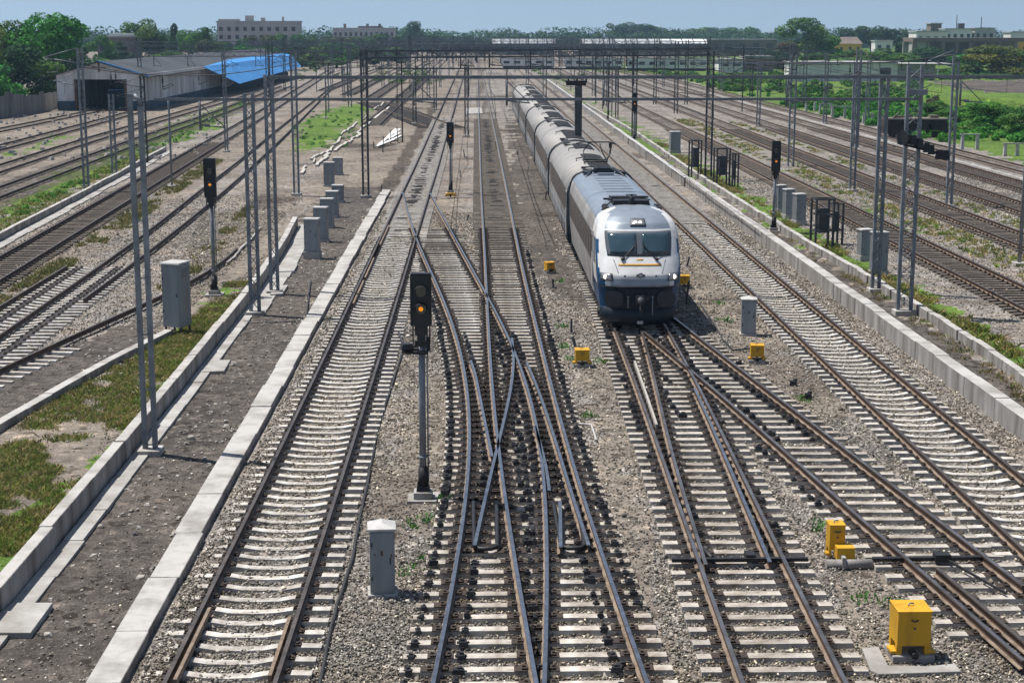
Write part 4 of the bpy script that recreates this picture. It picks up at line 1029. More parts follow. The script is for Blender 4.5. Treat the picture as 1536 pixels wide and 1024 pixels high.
for k, (a, b, s, lab) in enumerate(((1190,578,.18,'small dark box on the earth right of the diverging track'),(1212,598,.2,'second small dark box on the earth nearest the white sleepers'),(930,1006,.15,'black lump on the gravel at the end of a tie in the bottom foreground'),
        (1108,548,.16,'dark box near the yellow machine beyond the cabinet'),(1060,487,.22,'dark concrete lump beside the cable past the cabinet'),(897,757,.12,'black lump in the gravel right of the central track'))):
    p = G(a, b); m = MB(); m.box((p.x, p.y, s*.4), (s*1.2, s, s*.9), random.uniform(-.5,.5), 0, .8); m.box((p.x+.05, p.y+.02, s*.95), (s*.5,s*.5,s*.3), .4); o = m.build('junction_box', M['black'] if k != 4 else M['concrete_d'], bevel=.01); tag(o, lab, 'box', 'small trackside boxes')
# short dark stakes along the strips of earth
ST = [(830,432,418),(857,500,476),(864,520,498),(818,300,286),(776,232,220),(700,330,320),(690,265,250),(697,236,222),(745,225,212),(574,228,204),(586,216,192),(597,214,184),(561,222,206),(571,292,273),(1029,455,415),(1030,400,385)]
for a, b, c in ST:
    p = G(a, b); h = max(.25, zat(p, c))*random.uniform(.6,1.0); m = MB(); m.bar((p.x, p.y, -.05), (p.x+random.uniform(-.12,.12), p.y+random.uniform(-.1,.1), h), .075, .06); m.box((p.x+.06, p.y-.05, .01), (.2,.16,.07), random.uniform(0,1), 0, .6); o = m.build('stake', M['steel_d']); tag(o, 'short dark stake stuck in the bare earth beside the tracks', 'stake', 'short dark stakes beside the tracks')
# light stones on the dirt path and rubble
def rubble(name, label, pts, rng_, mt):
    m = MB()
    for x, y in pts:
        s = rng_.uniform(.02,.06)*(1.7 if rng_.random() < .12 else 1); n = len(m.v)
        for sx, sy, sz in ((-1,-1,0),(1,-1,0),(1,1,0),(-1,1,0),(-.7,-.6,1),(.6,-.7,1),(.7,.6,1),(-.6,.7,1)):
            m.v.append((x+sx*s*rng_.uniform(.6,1.2), y+sy*s*rng_.uniform(.5,1.1), sz*s*rng_.uniform(.4,.8)-.01))
        for q in ((3,2,1,0),(4,5,6,7),(0,1,5,4),(1,2,6,5),(2,3,7,6),(3,0,4,7)): m.face(tuple(n+i for i in q))
    o = m.build(name, M[mt]); o['kind'] = 'stuff'; o['label'] = label; o['category'] = 'rubble'
rg = random.Random(3)
pts = []
for _ in range(330):
    y = rg.uniform(23, 80); x = rg.uniform(W4.x(y)+.5, W1L.x(y)-.05); pts.append((x, y))
for _ in range(350):
    y = rg.uniform(36, 72); x = rg.uniform(W4.x(y)-3.6, W4.x(y)-.4); pts.append((x, y))
rubble('rubble', 'pale stones and rubble scattered on the dirt path and grass', pts, rg, 'rubble')
pts = [(lambda p: (p.x, p.y))(G(rg.uniform(0,330), rg.uniform(165,240))) for _ in range(160)]+[(lambda p: (p.x, p.y))(G(rg.uniform(0,210), rg.uniform(150,185))) for _ in range(120)]
m = MB()
for x, y in pts:
    s = rg.uniform(.12,.42); m.box((x, y, s*.3), (s*rg.uniform(.7,1.6), s, s*.7), rg.uniform(0,3), 0, .7)
o = m.build('rubble', M['rubble']); o['kind'] = 'stuff'; o['label'] = 'debris and broken masonry scattered in the left yard'; o['category'] = 'rubble'
# broken white cable trough winding along the bare earth, white heap
def trough(pix, w, label):
    m = MB(); P = []
    for i in range(len(pix)-1):
        for k in range(4): t = k/4; P.append((pix[i][0]*(1-t)+pix[i+1][0]*t+random.uniform(-1.5,1.5), pix[i][1]*(1-t)+pix[i+1][1]*t))
    for i in range(len(P)-1):
        if random.random() < .22: continue
        a, b = G(*P[i]), G(*P[i+1]); k = random.uniform(-.25,.25); m.bar((a.x+k, a.y, .06), (b.x+k*.5, b.y, .10), w*random.uniform(.6,1.3), .16)
    o = m.build('cable_trough', M['rubble']); tag(o, label, 'trough', 'broken white cable troughs')
trough([(452,262),(470,240),(490,228),(508,215),(515,200),(530,190),(556,170),(580,150)], .18, 'broken white trough winding up the bare earth, left branch')
trough([(470,250),(497,232),(520,215),(535,205),(548,190),(575,168),(600,145)], .26, 'broken white trough winding up the bare earth, right branch')
m = MB()
for i in range(9):
    a = G(566+i*2.0+random.uniform(-3,3), 222-i*1.6, 0); m.bar((a.x, a.y, .15), (a.x+random.uniform(.5,1.6), a.y+random.uniform(3,8), .3+random.uniform(0,.4)), .28, .06)
o = m.build('sheeting_heap', M['wallpale']); tag(o, 'heap of crumpled white sheeting on the bare earth left of the far left track', 'sheeting')
# rusted wagon at the field edge
p = G(1362, 205); r = empty('derelict_wagon', p, 'dark rusted derelict wagon beside the outermost right track', 'wagon', None, -.06)
def wl(m, n, mt): o = bpy.data.objects.new(n, m.mesh(n, mt)); link(o, r); return o
m = MB(); m.box((-.4,0,1.0), (4.4,2.2,1.3)); m.box((-1.3,-1.13,1.0), (.12,.08,1.3)); m.box((.6,-1.13,1.0), (.12,.08,1.3)); wl(m, 'body', M['rustwag'])
m = MB(); m.box((.6,0,1.76), (6.2,2.5,.14), .02); m.bar((-1.6,-.5,1.85),(-1.0,-.5,2.4),.15); m.bar((-1.6,-.3,1.9),(.4,.2,2.0),.2); m.box((2.4,0,1.95),(.8,.8,.3)); wl(m, 'deck', M['wallbrown'])
m = MB(); m.box((2.8,-.5,1.2), (1.6,1.4,1.0), 0, 0, .9); m.bar((1.6,-1.2,1.6),(3.6,-1.2,.4),.12); m.bar((3.4,-1,.6),(4.4,-1.1,.8),.35,.2); wl(m, 'chassis', M['rustwag'])
m = MB()
for x in (-1.8,.2,2.4): m.tube([(x,-1.2,.3),(x,-1.0,.3)], .36, 12)
wl(m, 'wheel', M['rustwag'])
# ---------------------------------------------------------------- the train
nose = G(960, 490, .35); nose.z = 0; tail = G(790, 126, 4.1)
HEAD = math.atan2(-(tail.x-.15-nose.x), tail.y-nose.y)
ends = [G(a, b, 4.1).y-nose.y for a, b in ((900,257.5),(852,212),(825.5,179),(806.5,158),(797,141.5),(788,126.5))]
def tpt(y): return Vector((nose.x-math.sin(HEAD)*y, nose.y+math.cos(HEAD)*y, 0))
def at(m, name, mats, par, bev=0, sm=None):
    o = bpy.data.objects.new(name, m.mesh(name, mats)); link(o, par)
    if bev: b = o.modifiers.new('bevel','BEVEL'); b.width = bev; b.segments = 2; b.limit_method = 'ANGLE'
    return o
def bogie(par, y, L=2.5):
    m = MB()
    for s in (-1,1):
        m.box((s*1.0, y, .72), (.16, L+.7, .24)); m.box((s*1.05, y, .55), (.2,.6,.35))
        for q in (-L/2, L/2): m.box((s*1.04, y+q, .62), (.2,.3,.32))
    b = at(m, 'bogie', M['steel_d'], par)
    for q in (-L/2, L/2):
        m = MB(); m.tube([(-.95,y+q,.70),(-.81,y+q,.70)], .455, 18); m.tube([(.81,y+q,.70),(.95,y+q,.70)], .455, 18); m.tube([(-.8,y+q,.7),(.8,y+q,.7)], .08, 8); at(m, 'wheelset', M['rust'], b)
    return b
lo = empty('train_power_car', nose, 'white, silver and blue power car at the head of the train with lit headlamps', 'train car', 'cars of the train', HEAD)
PZ = [(.95,.14),(1.66,.12),(1.74,0),(2.1,.05),(2.45,.30),(2.70,.50),(3.48,1.05),(3.75,1.28),(3.95,1.62),(4.06,1.98),(4.13,2.5),(4.15,2.8)]
HZ = [(.95,1.36),(1.7,1.45),(2.2,1.49),(3.0,1.49),(3.3,1.47),(3.6,1.41),(3.8,1.32),(3.95,1.18),(4.06,.95),(4.13,.62),(4.15,.3)]
fp = lambda z: float(np.interp(z, [p[0] for p in PZ], [p[1] for p in PZ])); hw = lambda z: float(np.interp(z, [p[0] for p in HZ], [p[1] for p in HZ]))
LL = ends[0]
def surf(u, z, off=0.0):
    w = hw(z); au = abs(u); return Vector((u*w*(1-.03*au**6), fp(z)+.62*au**3.2-off, z))
zs = list(np.arange(.95, 3.9, .045))+list(np.linspace(3.9, 4.15, 9))
us = [math.copysign(abs(t)**.8, t) for t in np.linspace(-1, 1, 45)]; NS = 60
m = MB(); ring = 0
for z in zs:
    yf = fp(z)+.62; sd = [yf+(LL-yf)*((k+1)/NS)**1.6 for k in range(NS)]
    R_ = [(-hw(z)*.97, y, z) for y in sd[::-1]]+[tuple(surf(u, z)) for u in us]+[(hw(z)*.97, y, z) for y in sd]
    ring = len(R_); m.v += R_
def loco_mat(p):
    x, y, z = p; t = y-.62*max(z-1.6, 0); w = abs(x)/hw(z); side = w > .955 and t > .45
    if z < 1.70: return 4 if (w > .82 or side) and t < 3.6 else (5 if not side else 0)
    if side and y > 3.4 and z > 3.45: return 0
    if side or w > .9:
        if 1.7 <= z < 3.2 and (.34 if z > 2.3 else .22) < t < .84: return 4
        if z < 2.5 and .84 <= t < .95: return 6
        if z < 1.7: return 4
        if y > 3.2: return 0
        return 1
    if z > 3.58 and w < .80: return 2
    if z < 1.98 and w < .70: return 2
    if z < 1.95 and w > .8: return 4
    if z > 4.0: return 2
    return 1
for i in range(len(zs)-1):
    for j in range(ring-1):
        a = i*ring+j; q = (a, a+1, a+1+ring, a+ring)
        c = [sum(m.v[k][e] for k in q)/4 for e in range(3)]
        if c[1] > 3.2 and c[2] > 3.5: mi = 3 if c[2] > 3.72 else 0
        else: mi = loco_mat(c)
        m.face(q, mi, True)
top = [(len(zs)-1)*ring+j for j in range(ring)]; m.face(tuple(top), 3)
m.face(tuple([i*ring for i in range(len(zs))]+[i*ring+ring-1 for i in reversed(range(len(zs)))]), 5)
body = at(m, 'body', [M['tsilver'],M['twhite'],M['tgrey'],M['tgrey'],M['tblue'],M['tdark'],M['orange']], lo)
def patch(u0, u1, z0, z1, off, name, mt, par, nu=10, nz=8, sk=0.0, edge=True):
    m = MB()
    for i in range(nz+1):
        for j in range(nu+1):
            z = z0+(z1-z0)*i/nz; k = 1-sk*(i/nz)*-1
            u = (u0+(u1-u0)*j/nu)
            u *= 1+sk*(i/nz); m.v.append(tuple(surf(u, z, off)))
    for i in range(nz):
        for j in range(nu): a = i*(nu+1)+j; m.face((a, a+1, a+nu+2, a+nu+1), 0, True)
    if edge:
        n = len(m.v); rim = [j for j in range(nu+1)]+[i*(nu+1)+nu for i in range(1,nz+1)]+[nz*(nu+1)+j for j in range(nu-1,-1,-1)]+[i*(nu+1) for i in range(nz-1,0,-1)]
        for r_ in rim: x, y, z = m.v[r_]; m.v.append((x, y+off+.02, z))
        for k in range(len(rim)): m.face((rim[k], n+k, n+(k+1)%len(rim), rim[(k+1)%len(rim)]))
    return at(m, name, M[mt] if isinstance(mt, str) else mt, par)
wf = patch(-.735, .735, 2.70, 3.50, .012, 'windscreen_frame', 'mullion', lo, 16, 8, .10)
patch(-.665, -.055, 2.78, 3.44, .024, 'windscreen', 'glass', lo, 8, 6, .10); patch(.055, .665, 2.78, 3.44, .024, 'windscreen', 'glass', lo, 8, 6, .10)
for s in (-1, 1):
    m = MB(); a = surf(s*.36, 2.66, .05); m.tube([tuple(a), tuple(surf(s*.42, 2.60, .07))], .05, 8)
    m.bar(tuple(a), tuple(surf(s*.10, 3.05, .06)), .03); m.bar(tuple(surf(s*.10, 2.86, .05)), tuple(surf(s*.09, 3.2, .05)), .03); m.bar(tuple(a), tuple(surf(s*.60, 2.84, .05)), .02)
    at(m, 'wiper', M['black'], lo)
    hl = patch(s*.64, s*.93, 1.90, 2.16, .02, 'headlamp', 'mullion', lo, 5, 4)
    patch(s*.67, s*.90, 1.93, 2.13, .030, 'reflector', 'reflector', hl, 4, 4)
    c = surf(s*.80, 2.035, .045); m = MB(); m.tube([tuple(c), (c.x, c.y+.04, c.z)], .075, 16); at(m, 'bulb', M['lamp'], hl)
    # buffer
    m = MB(); b0 = surf(s*.64, 1.30); m.tube([(b0.x, b0.y+.05, 1.30), (b0.x, b0.y-.16, 1.30)], .12, 14)
    n = len(m.v); K = 28
    for yy in (-.16, -.21):
        for k in range(K): a = 2*math.pi*k/K; m.v.append((b0.x+math.copysign(abs(math.cos(a))**.75, math.cos(a))*.30, b0.y+yy, 1.30+math.copysign(abs(math.sin(a))**.75, math.sin(a))*.25))
    for k in range(K): m.face((n+k, n+(k+1)%K, n+K+(k+1)%K, n+K+k))
    m.face(tuple(n+k for k in range(K))); m.face(tuple(n+K+k for k in reversed(range(K))))
    at(m, 'buffer', M['buffer'], lo, .02)
    m = MB(); m.tube([(b0.x+.31*math.cos(a_), b0.y-.19, 1.30+.255*math.sin(a_)) for a_ in [k*math.pi/16 for k in range(17)]], .012, 5); at(m, 'buffer_rim', M['steel'], lo)
    m = MB(); q = surf(s*.30, 1.2, .05); m.tube([(q.x, q.y-.06, 1.38), (q.x, q.y-.10, .75 if s > 0 else 1.0)], .022, 6); m.tube([(q.x, q.y-.06, 1.40), (q.x, q.y-.06, 1.34)], .04, 8); at(m, 'hose_pipe', M['cab'], lo)
    m = MB(); m.box((s*.52, surf(s*.52, 2.0).y-.01, 1.72), (.55,.05,.03)); at(m, 'hand_rail', M['steel'], lo)
cp = surf(0, 1.2)
m = MB(); m.box((0, cp.y-.015, 1.28), (.95,.05,.72)); at(m, 'recess_shade_panel', M['interior'], lo, .01)  # raised dark panel, the shade of a recess put into its colour
m = MB(); m.box((0, cp.y-.12, 1.3), (.32,.26,.26)); m.tube([(0,cp.y-.1,1.32),(0,cp.y-.42,1.26),(.02,cp.y-.46,1.05)], [.13,.11,.07], 10); m.tube([(.2,cp.y-.05,1.38),(.24,cp.y-.22,1.32)], .07, 8); m.tube([(0,cp.y-.40,1.15),(0,cp.y-.4,.85)], .05, 8); at(m, 'coupler', M['steel_d'], lo)
m = MB(); N_ = 18
for z, hwid, yo in ((.36,1.12,.34),(.55,1.25,.26),(.97,1.34,.23)):
    for k in range(N_+1): u = -1+2*k/N_; m.v.append((u*hwid, yo+.55*abs(u)**2.6-.10, z))
for i in range(2):
    for k in range(N_): a = i*(N_+1)+k; m.face((a, a+1, a+N_+2, a+N_+1), 0, True)
cw = at(m, 'cowcatcher', M['tdark'], lo); sdm = cw.modifiers.new('solid','SOLIDIFY'); sdm.thickness = .05; sdm.offset = -1
m = MB(); m.box((0,-.02,.50), (.2,.03,.10)); at(m, 'plate', M['cabtop'], cw)
rl = patch(-.20, .20, 3.66, 3.90, .03, 'roof_headlamp', 'mullion', lo, 6, 5)
patch(-.165,.165,3.70,3.86,.04,'reflector','reflector',rl,4,4)
for s in (-1,1): c = surf(s*.06, 3.78, .06); m = MB(); m.tube([(c.x,c.y,c.z),(c.x,c.y+.05,c.z)], .055, 14); at(m, 'bulb', M['lamp'], rl)
m = MB(); c = surf(0, 2.12, .01); m.tube([tuple(c), (c.x, c.y-.06, c.z)], .09, 14); 
for s in (-1,1): m.box((c.x+s*.12, c.y-.02, c.z-.01), (.06,.04,.10))
eb = at(m, 'emblem_badge', M['steel'], lo); m = MB(); m.tube([(c.x,c.y-.06,c.z),(c.x,c.y-.08,c.z)], .05, 12); at(m, 'badge_lens', M['cabtop'], eb)
patch(-.49, .49, 2.41, 2.475, .012, 'amber_strip', 'orange', lo, 12, 2)
patch(-.075, .075, 2.585, 2.625, .012, 'amber_badge', 'orange', lo, 3, 2)
m = MB()
for s in (-1,1): m.bar(tuple(surf(s*.60,2.60,.006)), tuple(surf(s*.50,2.18,.006)), .016)
m.bar(tuple(surf(-.6,2.545,.008)), tuple(surf(.6,2.545,.008)), .014); m.bar(tuple(surf(-.45,1.98,.008)), tuple(surf(.45,1.98,.008)), .014); at(m, 'panel_seam', M['mullion'], lo)
for s in (-1,1): m = MB(); m.tube([tuple(surf(s*.36,2.09,.02)), tuple(surf(s*.36,2.09,-.02))], .035, 10); at(m, 'plug', M['mullion'], lo)
for s in (-1, 1):        # side windows, doors
    xx = s*hw(2.6)*.97
    m = MB(); m.prism([(0,0),(1,0),(1,1),(0,1)], 0, 1); m = MB()
    P4 = [(1.62,2.32),(2.25,2.32),(2.42,3.2),(1.95,3.2)]
    a = [(s*hw(z)*.97+s*.015, y, z) for y, z in P4]; b = [(s*hw(z)*.97-s*.03, y, z) for y, z in P4]; m.v += a+b
    m.face((0,1,2,3) if s > 0 else (3,2,1,0)); [m.face((i,(i+1)%4,4+(i+1)%4,4+i)) for i in range(4)]
    at(m, 'cab_window', M['glass'], lo)
    m = MB(); m.box((s*(hw(2.6)*.97+.008), 3.0, 2.35), (.02,.66,1.95)); dd = at(m, 'door', M['tsilver'], lo, .006)
    m = MB(); m.box((s*(hw(2.6)*.97+.02), 3.0, 2.85), (.01,.42,.6)); at(m, 'door_window', M['tbrown'], dd)
    y = 3.55
    while y < LL-1.2:
        m = MB(); m.box((s*(hw(2.7)*.97+.006), y+.62, 2.72), (.03,1.2,1.0)); at(m, 'window', M['tbrown'], lo, .01); y += 1.3
m = MB(); m.box((0, LL/2+1.5, .98), (2.5, LL-4.0, .3)); at(m, 'underframe', M['steel_d'], lo)
bogie(lo, 3.4); bogie(lo, LL-2.6)
# roof fittings of the power car
m = MB()
for s in (-1,1):
    m.box((s*.62, LL*.5+1.6, 4.10), (.035, LL-7.5, .03))
for q in np.arange(5.8, LL-1.8, 1.15): m.box((0, q, 4.165), (1.2,.03,.02))
m.box((0, LL-2.2, 4.2), (.7,.25,.06)); at(m, 'roof_seam', M['tgrey'], lo)
m = MB(); m.box((0, 4.0, 4.20), (1.35,.7,.16), 0, 0, .93); m.box((-.15,5.2,4.19), (1.5,.10,.07)); m.box((.58,4.7,4.18), (.10,.9,.10)); m.box((-.62,4.7,4.18),(.10,1.0,.10))
for a, b in ((-.95,3.3),(.95,3.3),(-.9,4.2),(.95,4.1)): m.box((a,b,4.03),(.26,.42,.16),random.uniform(-.3,.3),0,.7)
m.tube([(0,3.65,4.14),(0,3.62,4.42),(0,3.66,4.5)],[.15,.08,.05],10)
m.tube([(-.7,4.6,4.32),(.7,4.6,4.32)],.035,8); m.tube([(-.8,4.1,4.26),(-.4,5.2,4.26)],.03,6); m.tube([(.7,4.1,4.26),(.5,5.2,4.26)],.03,6); m.tube([(-1.1,3.2,4.0),(-.7,4.2,4.2)],.03,6); at(m, 'roof_equipment', M['black'], lo, .015)
m = MB(); m.box((0,5.55,4.24),(1.35,.35,.1)); m.box((.15,5.5,4.31),(.4,.12,.06)); at(m, 'roof_bar', M['tgrey'], lo)
m = MB()
for s in (-1,1):
    m.tube([(s*.95,LL-2.6,3.98),(s*.6,LL-1.6,4.25),(s*.2,LL-1.0,4.35)],.05,8); m.box((s*.7,LL-1.3,4.14),(.32,.5,.14),s*.3,0,.8)
m.box((0,LL-1.0,4.24),(.9,.35,.25)); m.tube([(-.9,LL-.7,4.1),(-.3,LL-.6,4.28),(.5,LL-.6,4.28),(1.0,LL-.8,4.08)],.035,8); at(m, 'rear_roof_equipment', M['tdark'], lo)
def arch(y, inset=0.0, r=.055):
    P = [(-hw(z)*.97-.0-inset, y, z+.02) for z in np.arange(1.2, 4.15, .12)]; return P+[(0,y,4.18+inset)]+[(-p[0],p[1],p[2]) for p in reversed(P)]
m = MB(); m.tube(arch(LL-.12), .075, 8); at(m, 'end_arch', M['tdark'], lo)

CP = [(1.40,.85),(1.49,1.05),(1.50,2.0),(1.485,3.1),(1.43,3.35),(1.31,3.58),(1.12,3.78),(.86,3.94),(.55,4.05),(.25,4.10),(0,4.12)]
ring_c = [(-x, z) for x, z in CP]+[(x, z) for x, z in reversed(CP[:-1])]
LABC = ['silver coach coupled right behind the power car, carrying a black pantograph','second silver coach behind the power car','third silver coach behind the power car','fourth silver coach behind the power car, near the gantry beam','last silver coach at the far end of the train']
for ci in range(5):
    ya, yb = ends[ci]+.35, ends[ci+1]-.15; L_ = yb-ya
    co = empty('train_coach', tpt(ya), LABC[ci], 'train car', 'cars of the train', HEAD)
    m = MB(); k = len(ring_c)
    for y in (0, L_): m.v += [(x, y, z) for x, z in ring_c]
    for j in range(k-1):
        z = (ring_c[j][1]+ring_c[j+1][1])/2; m.face((j, j+1, k+j+1, k+j) if False else (j, k+j, k+j+1, j+1), 1 if z > 3.3 else 0, True)
    m.face(tuple(range(k)), 2); m.face(tuple(k+j for j in reversed(range(k))), 2)
    at(m, 'body', [M['tsilver'], M['troof'], M['tdark']], co)
    for s in (-1, 1):
        y = 2.3; n = 0
        while y < L_-3.0:
            m = MB(); m.box((s*1.492, y+.8, 2.62), (.03, 1.52, 1.05)); at(m, 'window', M['tbrown'], co, .012); y += 1.66; n += 1
        for y in (1.2, L_-1.2):
            m = MB(); m.box((s*1.497, y, 2.1), (.03,.85,2.0)); d_ = at(m, 'door', M['tsilver'], co, .012); m = MB(); m.box((s*1.515, y, 2.7), (.012,.5,.7)); at(m, 'door_window', M['tbrown'], d_)
        m = MB(); m.box((s*1.502, L_/2, 1.62), (.012, L_-.4, .10)); at(m, 'side_stripe', M['tgrey'], co)
        m = MB()
        for q in np.arange(2.1, L_-2, 3.32): m.box((s*1.499, q, 2.1), (.01,.03,2.0))
        at(m, 'panel_seam', M['mullion'], co)
    m = MB()
    for y in (.12, L_-.12): m.tube([(x*1.004, y, z+.012) for x, z in ring_c], .05, 6)
    at(m, 'end_arch', M['tdark'], co)
    m = MB(); y = 2.0 if ci else 3.4
    n_ = int((L_-4)/.28)
    for q in range(n_):
        yq = 1.8+q*.28
        if (q//14) % 3 != 2:
            X_ = (-.35,-.1,.15,.4,.66); zf = lambda x: float(np.interp(abs(x), [p[0] for p in CP[:3:-1]], [p[1] for p in CP[:3:-1]]))
            for x0, x1 in zip(X_[:-1], X_[1:]):
                m.quad((x0,yq,zf(x0)+.015),(x1,yq,zf(x1)+.015),(x1,yq+.27,zf(x1)+.015),(x0,yq+.27,zf(x0)+.015)); m.bar((x0,yq+.1,zf(x0)+.03),(x1,yq+.1,zf(x1)+.03),.05,.05)
    at(m, 'roof_panel', M['troofd'], co)
    m = MB()
    for y in (1.0, 2.2, L_-1.0, L_-2.4): m.box((-.55, y, 4.07), (.42,.22,.09)); 
    for y in (L_*.35, L_*.7): m.tube([(-.7,y,4.0),(-.72,y+.1,4.12),(-.3,y+.15,4.18)], .03, 6)
    at(m, 'roof_vent', M['steel_d'], co)
    m = MB(); m.box((0, -.25, 2.3), (1.5,.34,2.4)); at(m, 'gangway', M['black'], co, .05)
    m = MB(); m.box((0, L_/2, .86), (2.5, L_-7.5, .42)); at(m, 'underframe', M['steel_d'], co)
    bogie(co, 3.0); bogie(co, L_-3.0)
    if ci == 0:
        m = MB(); yb_ = 4.0
        m.tube([(-.5,yb_,4.2),(.6,yb_,4.2),(.6,yb_+1.2,4.2),(-.5,yb_+1.2,4.2),(-.5,yb_,4.2)],.035,6)
        for s in (-.5,.6): m.tube([(s,yb_+.6,4.2),(s*.8,yb_+2.2,4.55),(s*.5,yb_+.9,4.95)],.03,6)
        m.tube([(-.85,yb_+.9,4.98),(-.6,yb_+.9,5.05),(.75,yb_+.9,5.05),(1.05,yb_+.9,4.95)],.035,6); m.tube([(.85,yb_+.9,5.02),(.8,yb_+1.2,4.5),(.6,yb_+.6,4.2)],.05,6); m.box((.8,yb_+.9,4.9),(.14,.16,.22))
        at(m, 'pantograph', M['black'], co)
# ---------------------------------------------------------------- trees
def leaves(blobs, n, size, rng, pal, flat=.55):
    B = np.array([b[:3] for b in blobs]); Rd = np.array([b[3:6] for b in blobs]); w = Rd.prod(1)**.66; w /= w.sum()
    idx = rng.choice(len(B), n, p=w); d = rng.normal(size=(n,3)); d /= np.linalg.norm(d, axis=1)[:,None]
    rad = .60+.44*rng.random(n)**.55; p = B[idx]+d*Rd[idx]*rad[:,None]
    ok = np.ones(n, bool)
    for b, r in zip(B, Rd): ok &= ((((p-b)/(r*.55))**2).sum(1) > 1)
    p, d, idx = p[ok], d[ok], idx[ok]; n = len(p)
    nm = d*.7+rng.normal(0,.5,(n,3))+np.array((0,0,.35)); nm /= np.linalg.norm(nm,axis=1)[:,None]
    t = np.cross(nm, rng.normal(size=(n,3))); t /= np.linalg.norm(t,axis=1)[:,None]; b2 = np.cross(nm, t)
    s = size*(.6+.8*rng.random(n))[:,None]
    q = np.stack([p-t*s, p-b2*s*flat+nm*s*.15, p+t*s, p+b2*s*flat+nm*s*.15], 1).reshape(-1,3)
    f = np.arange(n*4).reshape(n,4)
    base = np.array(pal)[rng.integers(0, len(pal), len(B))][idx]; c = base*(.72+.56*rng.random((n,1)))
    col = np.repeat(np.concatenate([c, np.ones((n,1))],1)[:,None], 4, 1).reshape(-1,4)
    return q, f, col
PALS = {'green': [(.045,.125,.020),(.065,.155,.026),(.038,.10,.020),(.09,.17,.03)],
        'bright': [(.05,.19,.022),(.075,.23,.028),(.038,.15,.02)],
        'dark': [(.026,.075,.026),(.036,.09,.028),(.02,.06,.022)],
        'olive': [(.09,.10,.03),(.075,.095,.028),(.12,.11,.035),(.06,.08,.03)],
        'yellow': [(.13,.15,.02),(.09,.13,.02),(.17,.17,.025),(.06,.10,.02)],
        'brown': [(.11,.075,.05),(.085,.07,.045),(.06,.07,.035)]}
def tree_proto(seed, pal, shape, n=5200):
    rng = np.random.default_rng(seed); r = random.Random(seed); bl = []
    k = {'round': 17, 'wide': 22, 'tall': 15, 'bush': 16}[shape]
    for i in range(k):
        a = r.uniform(0, 6.28); rr_ = r.random()**.5
        if shape == 'round': z = r.uniform(.38,.88); m_ = .36*math.sqrt(max(.05, 1-((z-.6)/.42)**2)); s = r.uniform(.12,.2)
        elif shape == 'wide': z = r.uniform(.45,.9); m_ = .42*math.sqrt(max(.05, 1-((z-.62)/.42)**2)); s = r.uniform(.10,.18)
        elif shape == 'tall': z = r.uniform(.22,.93); m_ = .26*(1.15-z); s = r.uniform(.10,.16)
        else: z = r.uniform(.12,.85); m_ = .42*math.sqrt(max(.05,1-(z-.2)**2*1.6)); s = r.uniform(.13,.22)
        bl.append((math.cos(a)*rr_*m_, math.sin(a)*rr_*m_, min(z, .98-s*.8), s, s, s*.78))
    q, f, col = leaves(bl, n, .022 if shape != 'bush' else .026, rng, PALS[pal])
    crown = np_mesh('crown', q, f, M['leaf'], col)
    m = MB(); m.tube([(0,0,-.02),(.008,0,.18),(0,.01,.42),(.01,0,.7)], [.030,.024,.018,.008], 8)
    for b in bl[:9]: m.tube([(0,0,min(.4,b[2]*.55)), (b[0]*.5,b[1]*.5,b[2]*.8), (b[0],b[1],b[2])], [.014,.009,.004], 5)
    return crown, m.mesh('trunk', M['bark'])
TP = {}
def tree(px, base, top, wpx, pal, shape, label, seed=0, group='trees around the rail yard', name='tree', n=5200):
    key = (pal, shape, seed % 3)
    if key not in TP: TP[key] = tree_proto(hash(key) % 9973 if False else sum(map(ord, pal+shape))*7+seed % 3, pal, shape, n)
    p = G(px, base); h = zat(p, top); w = wpx/ppm((p.x, p.y, 0))
    r = empty(name, p, label, 'tree' if shape != 'bush' else 'bush', group, random.uniform(0, 6.28))
    for nm, me in zip(('crown','trunk'), TP[key]):
        o = bpy.data.objects.new(nm, me); link(o, r); o.scale = (w/.88, w/.88, h)
    return r
